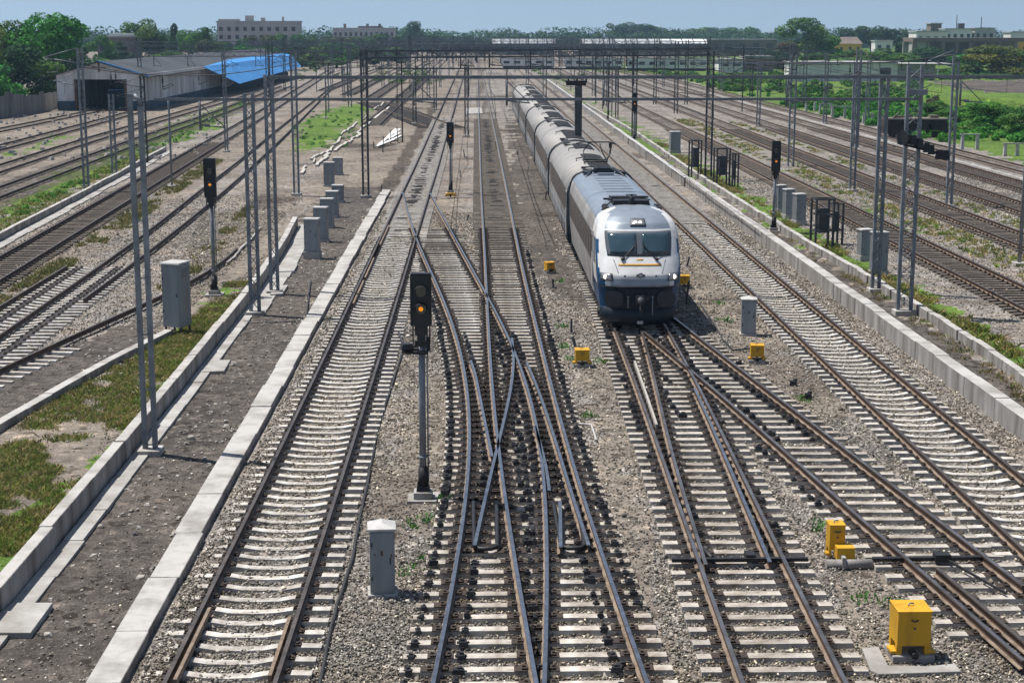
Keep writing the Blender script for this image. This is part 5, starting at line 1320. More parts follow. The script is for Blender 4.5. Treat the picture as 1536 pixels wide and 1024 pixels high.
TL = [
 (80,150,16,128,'bright','wide','huge spreading bright green tree towering over the left boundary wall',0),
 (2,150,28,100,'green','round','broad green tree cut by the left edge of the photo',1),
 (22,160,64,105,'dark','bush','dark bushy tree above the boundary wall at the far left',0),
 (70,158,84,80,'green','bush','rounded bush below the huge spreading tree, just above the boundary wall',1),
 (112,140,62,70,'dark','round','dark tree between the huge spreading tree and the shed roof',2),
 (212,108,26,66,'green','round','tall grey-green tree standing alone above the shed roof',0),
 (160,112,52,50,'green','round','low tree in the gap right of the huge spreading tree',1),
 (184,112,60,40,'dark','tall','small pointed dark tree left of the tall grey-green tree',0),
 (240,108,46,46,'dark','round','dark tree at the right foot of the tall grey-green tree',1),
 (263,106,34,32,'dark','tall','slim pointed tree between the shed roof and the grey apartment block',1),
 (286,105,44,40,'bright','round','bright green tree left of the grey apartment block',2),
 (309,102,38,34,'green','tall','narrow tree touching the left end of the grey apartment block',2),
 (318,108,58,56,'olive','bush','yellowish bush above the shed roof, below the apartment block',0),
 (352,104,52,56,'green','bush','bush in front of the left half of the grey apartment block',2),
 (392,102,50,60,'olive','bush','olive bush in front of the right half of the grey apartment block',1),
 (432,98,48,56,'green','round','tree covering the right corner of the grey apartment block',2),
 (470,96,52,56,'green','bush','green bush right of the grey apartment block',0),
 (512,94,52,62,'olive','bush','olive bush in front of the low distant building',2),
 (552,92,50,60,'green','bush','green bush right of the low distant building',1),
 (590,90,48,50,'dark','bush','dark bush at the left foot of the blue-hazed round tree',2),
 (622,78,28,40,'dark','round','tall dark round tree standing out alone against the sky at left centre',2),
 (648,84,50,46,'dark','bush','dark bush right of the lone round tree',1),
 (930,72,32,46,'dark','round','dark tree at the left end of the grove above the station roofs',0),
 (965,72,35,60,'dark','wide','broad dark tree in the middle of the grove above the station roofs',1),
 (1004,72,44,50,'dark','round','low dark tree at the right end of the grove above the station roofs',1),
 (1048,70,40,44,'green','round','tree left in the short row beyond the brown low buildings',0),
 (1078,70,40,44,'dark','round','middle tree of the short row beyond the brown low buildings',0),
 (1112,70,39,50,'green','round','right tree of the short row beyond the brown low buildings',2),
 (1211,98,25,90,'green','round','big green tree left of the yellow house',1),
 (1180,100,60,54,'brown','bush','brownish bush under the left side of the big green tree',0),
 (1240,98,54,56,'bright','bush','bright bush at the right foot of the big green tree',1),
 (1272,84,40,46,'dark','round','dark tree behind the yellow house',2),
 (1306,84,38,54,'dark','wide','wide dark tree behind the right end of the yellow house',0),
 (1344,84,42,60,'dark','round','dark tree left of the concrete frame building',1),
 (1362,96,56,50,'dark','bush','dark bush in front of the concrete frame building',2),
 (1300,102,68,90,'green','bush','green bush between the yellow house and the long white shed',2),
 (1395,104,70,80,'dark','bush','dark green hedge-like bush right of the long white shed',0),
 (1448,112,80,56,'bright','bush','bright bush left of the yellow-tipped bush at the right',2),
 (1488,114,64,104,'yellow','bush','large yellow-tipped bush below the concrete frame building at right',0),
 (1540,114,68,60,'green','bush','green bush cut by the right edge of the photo',1),
 (1430,188,160,60,'bright','bush','bright shrub on the slope behind the forked-top mast',0),
 (1480,192,150,80,'bright','bush','wide bright shrub on the slope at the right',1),
 (1530,204,160,70,'green','bush','dark green shrub low on the slope at the right edge',2),
 (1395,178,150,50,'green','bush','shrub on the slope behind the rusted wagon',0),
]
TL += [
 (140,128,78,70,'green','bush','dense bush against the back of the shed roof, under the low tree',2),
 (45,120,60,110,'dark','bush','dark mass of leaves behind the rounded bush at the far left',1),
 (-12,165,92,80,'bright','bush','bright bush at the left edge just above the boundary wall',0),
 (196,118,72,60,'dark','bush','dark bush right behind the ridge of the shed roof',2),
 (250,114,74,70,'green','bush','green bush behind the middle of the shed roof',0),
 (338,110,70,64,'dark','bush','dark bush behind the start of the blue sheet roof',1),
 (386,108,66,70,'bright','bush','bright green bush behind the blue sheet roof',2),
 (430,106,66,60,'dark','bush','dark bush at the far end of the blue sheet roof',0),
 (466,104,64,66,'green','bush','green bush just beyond the tip of the blue sheet roof',1),
 (505,102,62,70,'bright','bush','bright bush in the middle of the hedge below the low distant building',2),
 (545,100,62,66,'dark','bush','dark bush in the hedge right of the low distant building',0),
 (582,98,62,50,'green','bush','last green bush of the hedge before the flat platform roof',2),
 (1160,104,72,60,'dark','bush','dark bush left of the long white shed',2),
 (1225,106,78,70,'green','bush','green bush behind the left part of the long white shed',1),
 (1340,108,78,70,'green','bush','green bush behind the right part of the long white shed',0),
]
for a in TL: tree(*a)
# shrubs along the right field, one mass
def shrub_mass(name, label, pts, hmin, hmax, pal, size, nper, seed):
    rng = np.random.default_rng(seed); Q, Fc, Cc, k = [], [], [], 0
    for x, y in pts:
        h = rng.uniform(hmin, hmax); w = h*rng.uniform(.7,1.3)
        q, f, c = leaves([(x, y, h*.45, w, w, h*.55)], nper, size, rng, PALS[pal]); Q.append(q); Fc.append(f+k); Cc.append(c); k += len(q)
    o = link(bpy.data.objects.new(name, np_mesh(name, np.concatenate(Q), np.concatenate(Fc), M['leaf'], np.concatenate(Cc)))); o['kind'] = 'stuff'; o['label'] = label; o['category'] = 'vegetation'
r4 = random.Random(9)
pg = [G(r4.uniform(1000,1600), 0) for _ in range(0)]
def field_pts(n, px0, px1, py0, py1): 
    out = []; c14 = [float(L.xx[len(L.xx)//2]) if L in (T4,T5,T6,T7,T8,T9) else L for L in (T1, T2L, T2R, T3L, T3R, T4, T5, T6, T7, T8, T9, L1a, L1b, L2)]
    while len(out) < n:
        a, b = r4.uniform(px0, px1), r4.uniform(py0, py1); p = G(a, b)
        if px0 >= 1000 and p.x < 42.5: continue
        if px0 < 1000 and min(abs(p.x-(L if isinstance(L, float) else L.x(p.y))) for L in c14) < 2.6: continue
        out.append((p.x, p.y))
    return out
PF_ = field_pts(120, 1000, 1180, 112, 138)+field_pts(120, 1180, 1380, 126, 162)+field_pts(60, 1380, 1560, 172, 205)+field_pts(110, 1380, 1560, 108, 124)+field_pts(40, 870, 1000, 104, 116)
shrub_mass('undergrowth', 'low green undergrowth covering the field on the right', PF_, .4, 1.2, 'green', .2, 170, 4)
shrub_mass('undergrowth', 'bright weeds between the bushes of the right field', field_pts(460, 1000, 1560, 106, 190), .2, .6, 'bright', .15, 110, 5)
shrub_mass('undergrowth', 'small weeds along the left track beds and verges', [(lambda p: (p.x, p.y))(G(*c)) for c in [(r4.uniform(440,550), r4.uniform(165,225)) for _ in range(60)]+[(lambda t: (20+t*350+r4.uniform(-10,10), 322-t*165+r4.uniform(-6,6)))(r4.random()) for _ in range(70)]], .12, .35, 'bright', .06, 60, 6)
far_pts = [(x, 900+60*math.sin(x*.01)+r4.uniform(-40,40)) for x in np.arange(-480, 560, 4.5)]
shrub_mass('treeline', 'hazy treeline along the horizon', far_pts, 8.0, 12.5, 'dark', .75, 520, 7)
shrub_mass('undergrowth', 'scrub on the brown bank at the right edge', field_pts(130, 1392, 1560, 128, 170), .25, 1.1, 'brown', .16, 110, 8)
shrub_mass('undergrowth', 'green tufts spreading over the brown bank', field_pts(90, 1392, 1560, 126, 172), .25, .8, 'olive', .15, 110, 18)
shrub_mass('undergrowth', 'thick green plants over the lower slope of the right field', field_pts(240, 1180, 1560, 150, 215), .3, .9, 'bright', .15, 150, 9)
shrub_mass('undergrowth', 'scrub growing among the far tracks before the station', field_pts(60, 560, 1000, 104, 128)+field_pts(40, 400, 640, 100, 125), .3, 1.2, 'green', .14, 70, 10)
# grass and weeds close to the camera
def grass(name, label, pts, hmin, hmax, pal, nb, seed, wid=.012):
    rng = np.random.default_rng(seed); P = np.array(pts); n = len(P)*nb
    b = np.repeat(P, nb, 0)+rng.normal(0, .07, (n,2)); z = ground_h(b[:,0], b[:,1])-.01
    h = rng.uniform(hmin, hmax, n)*np.repeat(.5+rng.random(len(P)), nb); a = rng.random(n)*6.283; ln = rng.normal(0,.55,(n,2))*h[:,None]
    w = wid*(.6+rng.random(n)); dx, dy = np.cos(a)*w, np.sin(a)*w
    v0 = np.stack([b[:,0]-dx, b[:,1]-dy, z],1); v1 = np.stack([b[:,0]+dx, b[:,1]+dy, z],1)
    mx, my = b[:,0]+ln[:,0]*.45, b[:,1]+ln[:,1]*.45
    v2 = np.stack([mx+dx*1.3, my+dy*1.3, z+h*.65],1); v3 = np.stack([b[:,0]+ln[:,0], b[:,1]+ln[:,1], z+h],1); 
    co = np.stack([v0,v1,v2,v3],1).reshape(-1,3); f = np.arange(n*4).reshape(n,4)
    base = np.array(PALS[pal]+[(.10,.12,.03)])[rng.integers(0,len(PALS[pal])+1,len(P))]; c = np.repeat(base, nb, 0)*(.7+.7*rng.random((n,1)))
    col = np.repeat(np.concatenate([c,np.ones((n,1))],1)[:,None],4,1).reshape(-1,4)
    o = link(bpy.data.objects.new(name, np_mesh(name, co, f, M['blade'], col))); o['kind'] = 'stuff'; o['label'] = label; o['category'] = 'grass'
PALS['moss'] = [(.24,.25,.06),(.17,.23,.045),(.33,.27,.11),(.12,.20,.035),(.36,.28,.14)]
PALS['dry'] = [(.26,.20,.11),(.20,.155,.08),(.17,.15,.06),(.13,.13,.045)]
def scatter(n, x0f, x1f, y0, y1, th, seed):
    rng = np.random.default_rng(seed); y = y0+(y1-y0)*rng.random(n)**1.3; x = np.array([x0f(q) for q in y]); x2 = np.array([x1f(q) for q in y]); u = rng.random(n); x = x+(x2-x)*u
    k = (fbm(x, y, .42, 77) > th) & (vnoise(x, y, 2.4, 78)*.6+vnoise(x, y, .9, 79)*.4 > th-.02); return list(zip(x[k], y[k]))
strip = scatter(20000, lambda q: max(W5.x(q)+.1 if q > 38 else -99, W4.x(q)-3.4), lambda q: W4.x(q)-.35, 22, 66, .38, 1)
grass('grass', 'green weeds on the strip above the retaining wall at lower left', strip, .04, .12, 'moss', 10, 1, .008)
edge_ = scatter(2600, lambda q: W4.x(q)-1.5, lambda q: W4.x(q)-.32, 23, 66, .40, 12)
grass('grass', 'taller weeds along the top of the retaining wall', edge_, .06, .17, 'moss', 14, 2, .010)
dry = scatter(6000, lambda q: max(W5.x(q)+.1 if q > 38 else -99, W4.x(q)-3.6), lambda q: W4.x(q)-.3, 22, 66, .36, 3)
grass('grass', 'dry straw-coloured grass on the strip above the retaining wall', dry, .04, .13, 'dry', 7, 3)
w3 = scatter(5200, lambda q: W3L.x(q)+.3, lambda q: W3L.x(q)+1.5, 41, 150, .45, 4)
grass('grass', 'green weeds behind the grey block kerb on the right', w3, .07, .22, 'moss', 12, 4, .014)
w3b = scatter(900, lambda q: W3L.x(q)-.7, lambda q: W3L.x(q)-.05, 42, 90, .5, 5)
grass('grass', 'dry tufts at the front foot of the block kerb on the right', w3b, .05, .14, 'dry', 7, 5)
yard = scatter(5200, lambda q: L2.x(q)+1.6, lambda q: L1a.x(q)-1.5, 48, 130, .42, 6)+scatter(2600, lambda q: L1b.x(min(q,200)) + 2.2, lambda q: W4.x(min(q,95))-3.2, 58, 95, .5, 7)
grass('grass', 'dry tufts between the left yard tracks', yard, .06, .2, 'dry', 7, 6, .02)
ry = scatter(2600, lambda q: 23.0, lambda q: 25.2, 58, 190, .40, 21)+scatter(1200, lambda q: 28.6, lambda q: 29.9, 66, 190, .46, 22)
grass('grass', 'low green tufts between the right yard tracks', ry, .05, .16, 'moss', 12, 21, .022)
kg = scatter(2600, lambda q: L3.x(q)+2.5, lambda q: KL.x(q)-.3, 66, 140, .38, 8)
grass('grass', 'green verge left of the grey yard kerb', kg, .06, .18, 'moss', 10, 7, .02)
sp = [(x+r4.gauss(0,.12), y+r4.gauss(0,.2)) for x, y in [(lambda p: (p.x,p.y))(G(a,b)) for a, b in ((604,857),(624,855),(628,790),(640,775),(850,490),(846,520),(860,540),(1285,890),(1332,905),(838,420),(1098,430),(1076,455),(650,752),(1236,790),(1205,600),(822,300),(818,260),(905,545),(880,625),(1090,480))] for _ in range(5)]
grass('grass', 'scattered small green sprouts in the gravel between the tracks', sp, .05, .16, 'bright', 10, 8)

# ---------------------------------------------------------------- buildings
def bx(px0, px1, base, top, dep=10.0):
    a, b = G(px0, base), G(px1, base); return a, b, zat(a, top), dep
def block(px0, px1, base, top, dep, mt, label, cat='building', rows=0, cols=0, parapet=True, name='building', extra=None, wmt='winhole'):
    a, b, h, d = bx(px0, px1, base, top, dep); w = b.x-a.x; r = empty(name, ((a.x+b.x)/2, a.y, 0), label, cat, 'buildings beyond the yard')
    m = MB(); m.box((0, d/2, h/2-.5), (w, d, h+1)); at(m, 'wall', M[mt], r)
    if parapet: m = MB(); m.box((0, d/2, h+.1), (w+.6, d+.6, .35)); at(m, 'roof', M['wallgrey'], r)
    for i in range(rows):
        for j in range(cols):
            z = h*(.30+.62*(i+.5)/rows); x = -w/2+w*(j+.5)/cols; m = MB(); m.box((x, -.02, z), (w/cols*.45, .12, h*.62/rows*.5)); wn = at(m, 'window', M[wmt], r)
            m = MB(); m.box((x, -.12, z-h*.62/rows*.27), (w/cols*.55,.3,.12)); at(m, 'sill', M[mt], wn)
    return r, w, d, h
r, w, d, h = block(327, 447, 92, 33, 14, 'wallgrey', 'grey three-storey apartment block above the shed on the left', rows=3, cols=10)
m = MB(); m.box((-w*.12,d*.4,h+1.1),(2.6,3,2.0)); m.box((w*.30,d*.4,h+.8),(.7,.7,1.8)); m.box((w*.05,d*.4,h+.7),(1.4,1.4,1.4)); m.box((-w*.36,d*.2,h+.4),(w*.25,4,1.0)); at(m, 'roof_hut', M['wallgrey'], r)
r, w, d, h = block(500, 592, 80, 43, 14, 'wallgrey', 'low pale distant building with roof tanks at left centre', rows=2, cols=12)
m = MB(); [m.box((x*w,d*.4,h+1.0),(1.2,1.2,2.2)) for x in (-.32,.05,.25)]; m.box((.1*w,d*.4,h+.6),(w*.4,5,1)); at(m, 'roof_tank', M['wallbrown'], r)
r, w, d, h = block(148, 196, 110, 56, 8, 'wallbrown', 'brown house with a pale roof between the left trees', rows=1, cols=3)
m = MB(); m.prism([(-w*.1,0),(w*.45,0),(w*.45,d),(-w*.1,d)], h+.35, h+.9); at(m, 'roof_sheet', M['wallpale'], r)
r, w, d, h = block(1373, 1420, 92, 48, 10, 'wallpale', 'white building left of the twin concrete towers', rows=2, cols=4)
r, w, d, h = block(1394, 1410, 88, 36, 6, 'wallbrown', 'twin dark concrete towers above the concrete frame building', rows=2, cols=2)
r, w, d, h = block(1416, 1456, 90, 44, 8, 'wallpale', 'white building with a mast right of the twin concrete towers', rows=2, cols=4)
m = MB(); m.tube([(0,3,h),(0,3,h+5)], .15, 6); m.box((1.6,3,h+1),(2,2,2)); at(m, 'roof_mast', M['steel_d'], r)
r, w, d, h = block(1460, 1490, 90, 43, 8, 'wallgrey', 'grey-white building with a roof mast near the right edge', rows=2, cols=3)
m = MB(); m.tube([(-.5,3,h),(-.5,3,h+4)], .15, 6); at(m, 'roof_mast', M['steel_d'], r)
r, w, d, h = block(1514, 1545, 90, 49, 8, 'wallpale', 'small white building at the right edge of the skyline', rows=1, cols=3)
# concrete frame building: slab on columns, open below
a, b, h, d = bx(1368, 1545, 98, 57, 12); w = b.x-a.x; r = empty('frame_building', ((a.x+b.x)/2, a.y, 0), 'long unfinished concrete frame building on columns at the right', 'building', 'buildings beyond the yard')
m = MB(); m.box((0,d/2,h-.6),(w,d,1.2)); at(m, 'roof_slab', M['wallbrown'], r)
m = MB(); m.box((0,d-.5,h/2),(w,.6,h-1.3)); at(m, 'wall', M['wallgrey'], r)
for i in range(9): m = MB(); m.box((-w/2+.6+(w-1.2)*i/8,.6,(h-1.2)/2),(.8 if i % 2 else 1.3,.8,h-1.2)); at(m, 'column', M['wallbrown'], r)
m = MB(); m.box((-w*.42,d*.3,h/2-.2),(w*.14,d*.4,h-1)); m.box((w*.1,d*.4,h*.3),(w*.3,d*.3,h*.5)); at(m, 'inner_wall', M['wallgrey'], r)
# yellow house with a grey gable roof
a, b, h, d = bx(1254, 1292, 86, 66, 8); w = b.x-a.x; r = empty('yellow_house', ((a.x+b.x)/2, a.y, 0), 'yellow house with a grey-brown gable roof right of the big green tree', 'building', 'buildings beyond the yard')
m = MB(); m.box((0,d/2,h/2),(w,d,h)); at(m, 'wall', M['yellowwall'], r)
m = MB(); n = 0; m.v += [(-w/2-.4,-.5,h),(w/2+.4,-.5,h),(w/2+.4,d+.5,h),(-w/2-.4,d+.5,h),(-w/2+1,d/2,h+2.6),(w/2-1,d/2,h+2.6)]
for q in ((0,1,5,4),(1,2,5),(2,3,4,5),(3,0,4),(3,2,1,0)): m.face(q)
at(m, 'roof', M['wallbrown'], r)
for x in (-.3,.05,.36): m = MB(); m.box((x*w,-.02,h*.6),(w*.1,.1,h*.3)); at(m, 'window', M['winhole'], r)
r, w, d, h = block(1498, 1545, 96, 62, 6, 'yellowwall', 'flat yellow building behind the yellow-tipped bush', rows=1, cols=3)
r, w, d, h = block(1312, 1338, 88, 62, 6, 'wallpale', 'small pale house between the dark trees right of the yellow house', rows=1, cols=2)
# low brown buildings right of the station
for k, (x0, x1, bs, tp, mt, lab) in enumerate(((1062,1165,84,60,'wallbrown','long brown flat-roofed building right of the curved station roofs'),(1118,1160,108,86,'wallbrown','brown shed with dark doorways below the long brown building'),
        (1078,1116,108,90,'wallpale','small white hut with a dark door beside the brown shed'),(1128,1152,60,52,'wallpale','white building far off on the skyline at right centre'),(838,880,66,52,'wallgrey','grey unfinished block behind the station roofs'),(808,836,64,55,'wallbrown','low brown block left of the grey unfinished block'))):
    block(x0, x1, bs, tp, 8, mt, lab, rows=1, cols=5 if k != 2 else 2)
# long white shed
a, b, h, d = bx(1187, 1346, 122, 94, 9); w = b.x-a.x; r = empty('long_shed', ((a.x+b.x)/2, a.y, 0), 'long white shed with a thin flat roof standing in the green field', 'shed', None, -.03)
m = MB(); m.box((0,d/2,h/2),(w,d,h)); at(m, 'wall', M['wallpale'], r)
m = MB(); m.box((0,d/2-.3,h+.08),(w+.6,d+1.0,.16)); at(m, 'roof', M['cabtop'], r)
m = MB(); m.box((w/2+4.0,d/2+.3,h*.44),(8,d-1.5,h*.88)); at(m, 'annex', M['wallgrey'], r)
m = MB(); m.box((w/2+5.0,d/2-.6,h*.93),(12,d+1,.14)); at(m, 'annex_roof', M['cabtop'], r)
m = MB(); m.box((w/2-2.5,-.04,h*.36),(2.2,.12,h*.7)); at(m, 'door', M['winhole'], r)
for x in (-.42,-.18,.12): m = MB(); m.box((x*w,-.05,h/2),(.18,.12,h)); at(m, 'buttress', M['wallgrey'], r)
# station canopies with white vaulted roofs, shade below put into a dark wall
def canopy(px0, px1, base, top, label, dep=16, nb=7):
    a, b, h, _ = bx(px0, px1, base, top, dep); w = b.x-a.x; r = empty('station_canopy', ((a.x+b.x)/2, a.y, 0), label, 'station roof', 'station roofs')
    m = MB(); K = 10
    for i in range(nb+1):
        x = -w/2+w*i/nb
        for k in range(K+1): t = math.pi*k/K; m.v.append((x, dep/2-dep/2*math.cos(t), h-2.2+2.2*math.sin(t)))
    for i in range(nb):
        for k in range(K): q = i*(K+1)+k; m.face((q, q+K+1, q+K+2, q+1), 0, True)
    o = at(m, 'vault_roof', M['canopy'], r); s = o.modifiers.new('solid','SOLIDIFY'); s.thickness = .25
    m = MB()
    for i in range(nb+1):
        x = -w/2+w*i/nb; m.tube([(x, dep/2-dep/2*math.cos(math.pi*k/K)*1.01, h-2.15+2.2*math.sin(math.pi*k/K)) for k in range(K+1)], .22, 6)
    at(m, 'roof_rib', M['steel_d'], r)
    for i in range(nb+1): m = MB(); m.box((-w/2+w*i/nb, .6, (h-2.2)/2), (.5,.5,h-2.2)); at(m, 'column', M['steel_d'], r)
    m = MB(); m.box((0,dep-1,(h-2.6)/2),(w,.5,h-2.6)); at(m, 'shade_back_wall', M['roofd'], r)  # dark wall colour stands in for the shade under the vault
    m = MB(); m.box((0,-.1,h-2.5),(w,.4,.9)); at(m, 'fascia', M['roofd'], r)
canopy(738, 834, 83, 59, 'left curved white station roof seen above the train tail')
canopy(872, 1075, 84, 59, 'long curved white station roof right of centre', 18, 12)
for x0, x1, tp, lab in ((560,735,66,'long dark flat station platform roof on the left'),(660,1100,70,'dark flat footbridge-like roof stretching across the station'),(1000,1150,72,'dark flat roof at the right end of the station')):
    a, b, h, d = bx(x0, x1, 92 if x0 != 660 else 95, tp, 7); w = b.x-a.x; r = empty('platform_roof', ((a.x+b.x)/2, a.y+random.uniform(0,3), 0), lab, 'station roof', 'station roofs')
    m = MB(); m.box((0,d/2,h-.25),(w,d,.5)); m.box((0,-.1,h-.6),(w,.3,1.0)); at(m, 'roof', M['roofd'], r)  # dark colour also stands in for station shade and gantry clutter
    for i in range(12): m = MB(); m.box((-w/2+w*(i+.5)/12,d/2,(h-.5)/2),(.4,.4,h-.5)); at(m, 'column', M['steel_d'], r)
    m = MB()
    for i in range(26):
        x = -w/2+w*random.random(); m.box((x,d/2-1,h*random.uniform(.45,.7)),(random.uniform(1,4),.3,random.uniform(.5,1.4)))
    at(m, 'hanging_sign', M['wallgrey'], r)
# parked white coaches across the far throat
for i, (x0, x1, bs, tp, lab) in enumerate(((752,832,103,88,'white parked coaches left behind the last silver coach'),(846,935,104,88,'white parked coaches in the middle of the far yard'),(940,1062,107,88,'white parked coaches at the right of the far yard'))):
    a, b, h, d = bx(x0, x1, bs, tp, 3.0); w = b.x-a.x; r = empty('parked_coach', ((a.x+b.x)/2, a.y, 0), lab, 'train car', 'parked coaches far off', -.04)
    m = MB(); m.box((0,d/2,h/2+.35),(w,d,h-.7)); at(m, 'body', M['wallpale'], r); m = MB(); m.box((0,d/2,h+.05),(w,d*.8,.25)); at(m, 'roof', M['roofd'], r)
    m = MB(); m.box((0,d/2,.4),(w-1,d*.7,.7)); at(m, 'underframe', M['steel_d'], r)
    n = int(w/2.6)
    for k in range(n): m = MB(); m.box((-w/2+w*(k+.5)/n,-.02,h*.62),(w/n*.55,.08,h*.25)); at(m, 'window', M['winhole'], r)

# ---------------------------------------------------------------- left shed, boundary wall
a = G(87, 166); b = G(207, 168); w = b.x-a.x; he = zat(b, 113); hr = zat((a+b)/2, 94); c2 = G(432, 116); Ls = c2.y-a.y
rz = math.atan2(-(c2.x-b.x), c2.y-b.y); r = empty('train_shed', ((a.x+b.x)/2, a.y, 0), 'long whitewashed train shed with an open dark end and a blue sheet roof', 'shed', None, rz)
t_ = 2.1; dw = w*.30; dz_ = he*.86
m = MB(); m.box((-w/2+w*.11,.2,he/2),(w*.22,.4,he)); m.box((w/2-w*.10,.2,he/2),(w*.20,.4,he))
m.box((w*.01,.2,(dz_+he)/2),(w*.58,.4,he-dz_))
n = len(m.v); m.v += [(-w/2,0,he),(w/2,0,he),(0,0,hr),(-w/2,.4,he),(w/2,.4,he),(0,.4,hr)]; m.face((n,n+1,n+2)); m.face((n+5,n+4,n+3)); at(m, 'end_wall', M['wallw'], r)
m = MB(); m.box((-w/2+.12,Ls/2+.4,he/2),(.25,Ls,he)); m.box((w/2-.12,Ls*.25+.4,he*.62),(.25,Ls*.5,he*.76)); at(m, 'side_wall', M['wallw'], r)
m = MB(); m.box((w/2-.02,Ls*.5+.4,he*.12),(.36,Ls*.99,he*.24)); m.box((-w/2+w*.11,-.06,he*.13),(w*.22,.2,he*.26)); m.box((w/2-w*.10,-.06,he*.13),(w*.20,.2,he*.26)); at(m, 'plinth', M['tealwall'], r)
m = MB(); m.box((w/2-.25,Ls*.75+.4,he*.45),(.2,Ls*.5,he*.66)); at(m, 'side_shade_wall', M['tealwall'], r)  # wall coloured dark for the shade under the blue sheet
m = MB(); m.v += [(-w/2-.5,-.6,he-.12),(0,-.6,hr+.12),(0,Ls+.6,hr+.12),(-w/2-.5,Ls+.6,he-.12),(w/2+.9,-.6,he-.3),(w/2+.9,Ls+.3,he-.3),(0,Ls+.3,hr+.12)]
m.face((0,1,2,3)); m.face((1,4,5,6)); o = at(m, 'roof', M['roofd'], r); s = o.modifiers.new('solid','SOLIDIFY'); s.thickness = .12
m = MB(); m.v += [(w/2-.8,Ls*.50,he+.6),(w/2+1.0,Ls*.26,he+.12),(w/2+1.0,Ls+.7,he+.12),(w/2-.8,Ls+.7,he+.6),(w/2+4.2,Ls*.36,1.7),(w/2+3.0,Ls+.9,2.3)]; m.face((0,1,2,3)); m.face((1,4,5,2)); o = at(m, 'blue_roof', M['bluesheet'], r); s = o.modifiers.new('solid','SOLIDIFY'); s.thickness = .10
m = MB(); m.bar((0,-.62,hr+.2),(w/2+1.0,-.62,he-.2),.2,.14); at(m, 'blue_edge', M['bluesheet'], r)
m = MB()
for s in (-.28,.30): m.box((s*w,-.05,dz_/2),(.28,.3,dz_))
at(m, 'door_frame', M['ruststain'], r)
m = MB(); m.bar((-.9,-.06,(he+hr)/2+.1),(.9,-.06,(he+hr)/2+.1),.16,.1); m.bar((0,-.06,(he+hr)/2+.75),(0,-.06,(he+hr)/2-.5),.16,.1); at(m, 'gable_vent', M['ruststain'], r)
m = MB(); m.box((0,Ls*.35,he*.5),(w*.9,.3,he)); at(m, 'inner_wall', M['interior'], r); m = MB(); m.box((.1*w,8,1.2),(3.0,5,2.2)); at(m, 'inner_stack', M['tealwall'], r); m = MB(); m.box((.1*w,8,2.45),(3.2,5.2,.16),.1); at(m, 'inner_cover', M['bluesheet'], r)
for k in range(9):
    m = MB(); m.box((w/2+.04,3+k*Ls*.055,he*.62),(.14,.5,he*.7)); at(m, 'buttress', M['wallw'], r)
m = MB()
Pw = [G(-40,182), G(20,176), G(60,169), G(86,160)]; hts = (141,143,139,136)
r = empty('boundary_wall', Pw[0], 'weathered grey boundary wall with a broken top left of the shed', 'wall'); m = MB(); rw = random.Random(2)
for i in range(len(Pw)-1):
    for k in range(5):
        p0 = Pw[i].lerp(Pw[i+1], k/5); p1 = Pw[i].lerp(Pw[i+1], (k+1)/5-.004); h = zat(p0, hts[i])*rw.uniform(.86,1.08)
        m.prism([(p0.x,p0.y),(p1.x,p1.y),(p1.x,p1.y+.5),(p0.x,p0.y+.5)], -.2, h)
m.build('wall', M['stonew'], r)
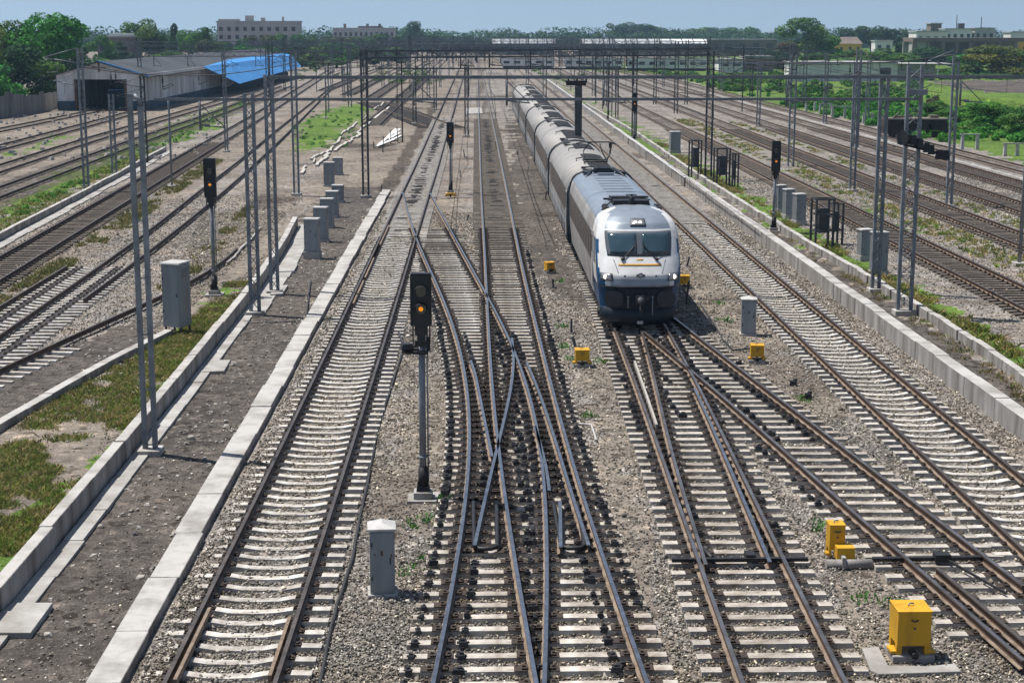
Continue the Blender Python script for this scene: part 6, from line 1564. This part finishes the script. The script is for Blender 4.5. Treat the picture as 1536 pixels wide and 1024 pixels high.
# hills of haze line
# ---------------------------------------------------------------- light, sky, camera
W = bpy.data.worlds.new('World'); S.world = W; W.use_nodes = True; N = W.node_tree.nodes; L = W.node_tree.links
ELEV, AZ = R(66), R(24)      # sun from the left, a little behind the things we look at
sd = Vector((-math.cos(ELEV)*math.cos(AZ), math.cos(ELEV)*math.sin(AZ), math.sin(ELEV)))
sk = N.new('ShaderNodeTexSky'); sk.sky_type = 'NISHITA'; sk.sun_disc = False; sk.sun_elevation = ELEV; sk.sun_rotation = math.atan2(sd.x, sd.y)
sk.air_density = 1.3; sk.dust_density = .35; sk.ozone_density = 2.5
tcw = N.new('ShaderNodeTexCoord'); va = N.new('ShaderNodeVectorMath'); va.operation = 'ADD'; va.inputs[1].default_value = (0,0,.20); vn = N.new('ShaderNodeVectorMath'); vn.operation = 'NORMALIZE'
L.new(tcw.outputs['Generated'], va.inputs[0]); L.new(va.outputs[0], vn.inputs[0]); L.new(vn.outputs[0], sk.inputs[0])
N['Background'].inputs[1].default_value = .065; hs_ = N.new('ShaderNodeHueSaturation'); hs_.inputs['Saturation'].default_value = .82; hs_.inputs['Value'].default_value = 1.05; L.new(sk.outputs[0], hs_.inputs['Color']); L.new(hs_.outputs[0], N['Background'].inputs[0])
su = bpy.data.lights.new('sun', 'SUN'); su.energy = 4.4; su.angle = R(.5); su.color = (1,.955,.89)
so = link(bpy.data.objects.new('sun', su)); so.rotation_euler = sd.to_track_quat('Z', 'Y').to_euler()
cam = bpy.data.cameras.new('camera'); cam.sensor_width = 36; cam.lens = 36*F/1536; cam.clip_end = 6000; cam.clip_start = .5
co_ = link(bpy.data.objects.new('camera', cam)); co_.location = (0,0,H); co_.rotation_euler = (math.pi/2-TH, 0, -PSI); S.camera = co_
S.view_settings.view_transform = 'Standard'; S.view_settings.look = 'None'; S.view_settings.exposure = 0.62; S.view_settings.gamma = 1.0
HAZE = .00015
if HAZE:
    m = MB(); m.box((0, 860, 16), (2100, 1840, 36)); me = m.mesh('haze', [])
    hm = bpy.data.materials.new('haze_air'); hm.use_nodes = True; n_ = hm.node_tree.nodes; n_.remove(n_['Principled BSDF'])
    pv = n_.new('ShaderNodeVolumePrincipled'); pv.inputs['Color'].default_value = (.50,.74,1,1); pv.inputs['Density'].default_value = HAZE; pv.inputs['Anisotropy'].default_value = .2
    hm.node_tree.links.new(pv.outputs[0], n_['Material Output'].inputs['Volume']); me.materials.append(hm)
    hz = link(bpy.data.objects.new('haze', me)); hz['kind'] = 'stuff'; hz['label'] = 'thin blue summer haze over the whole yard'
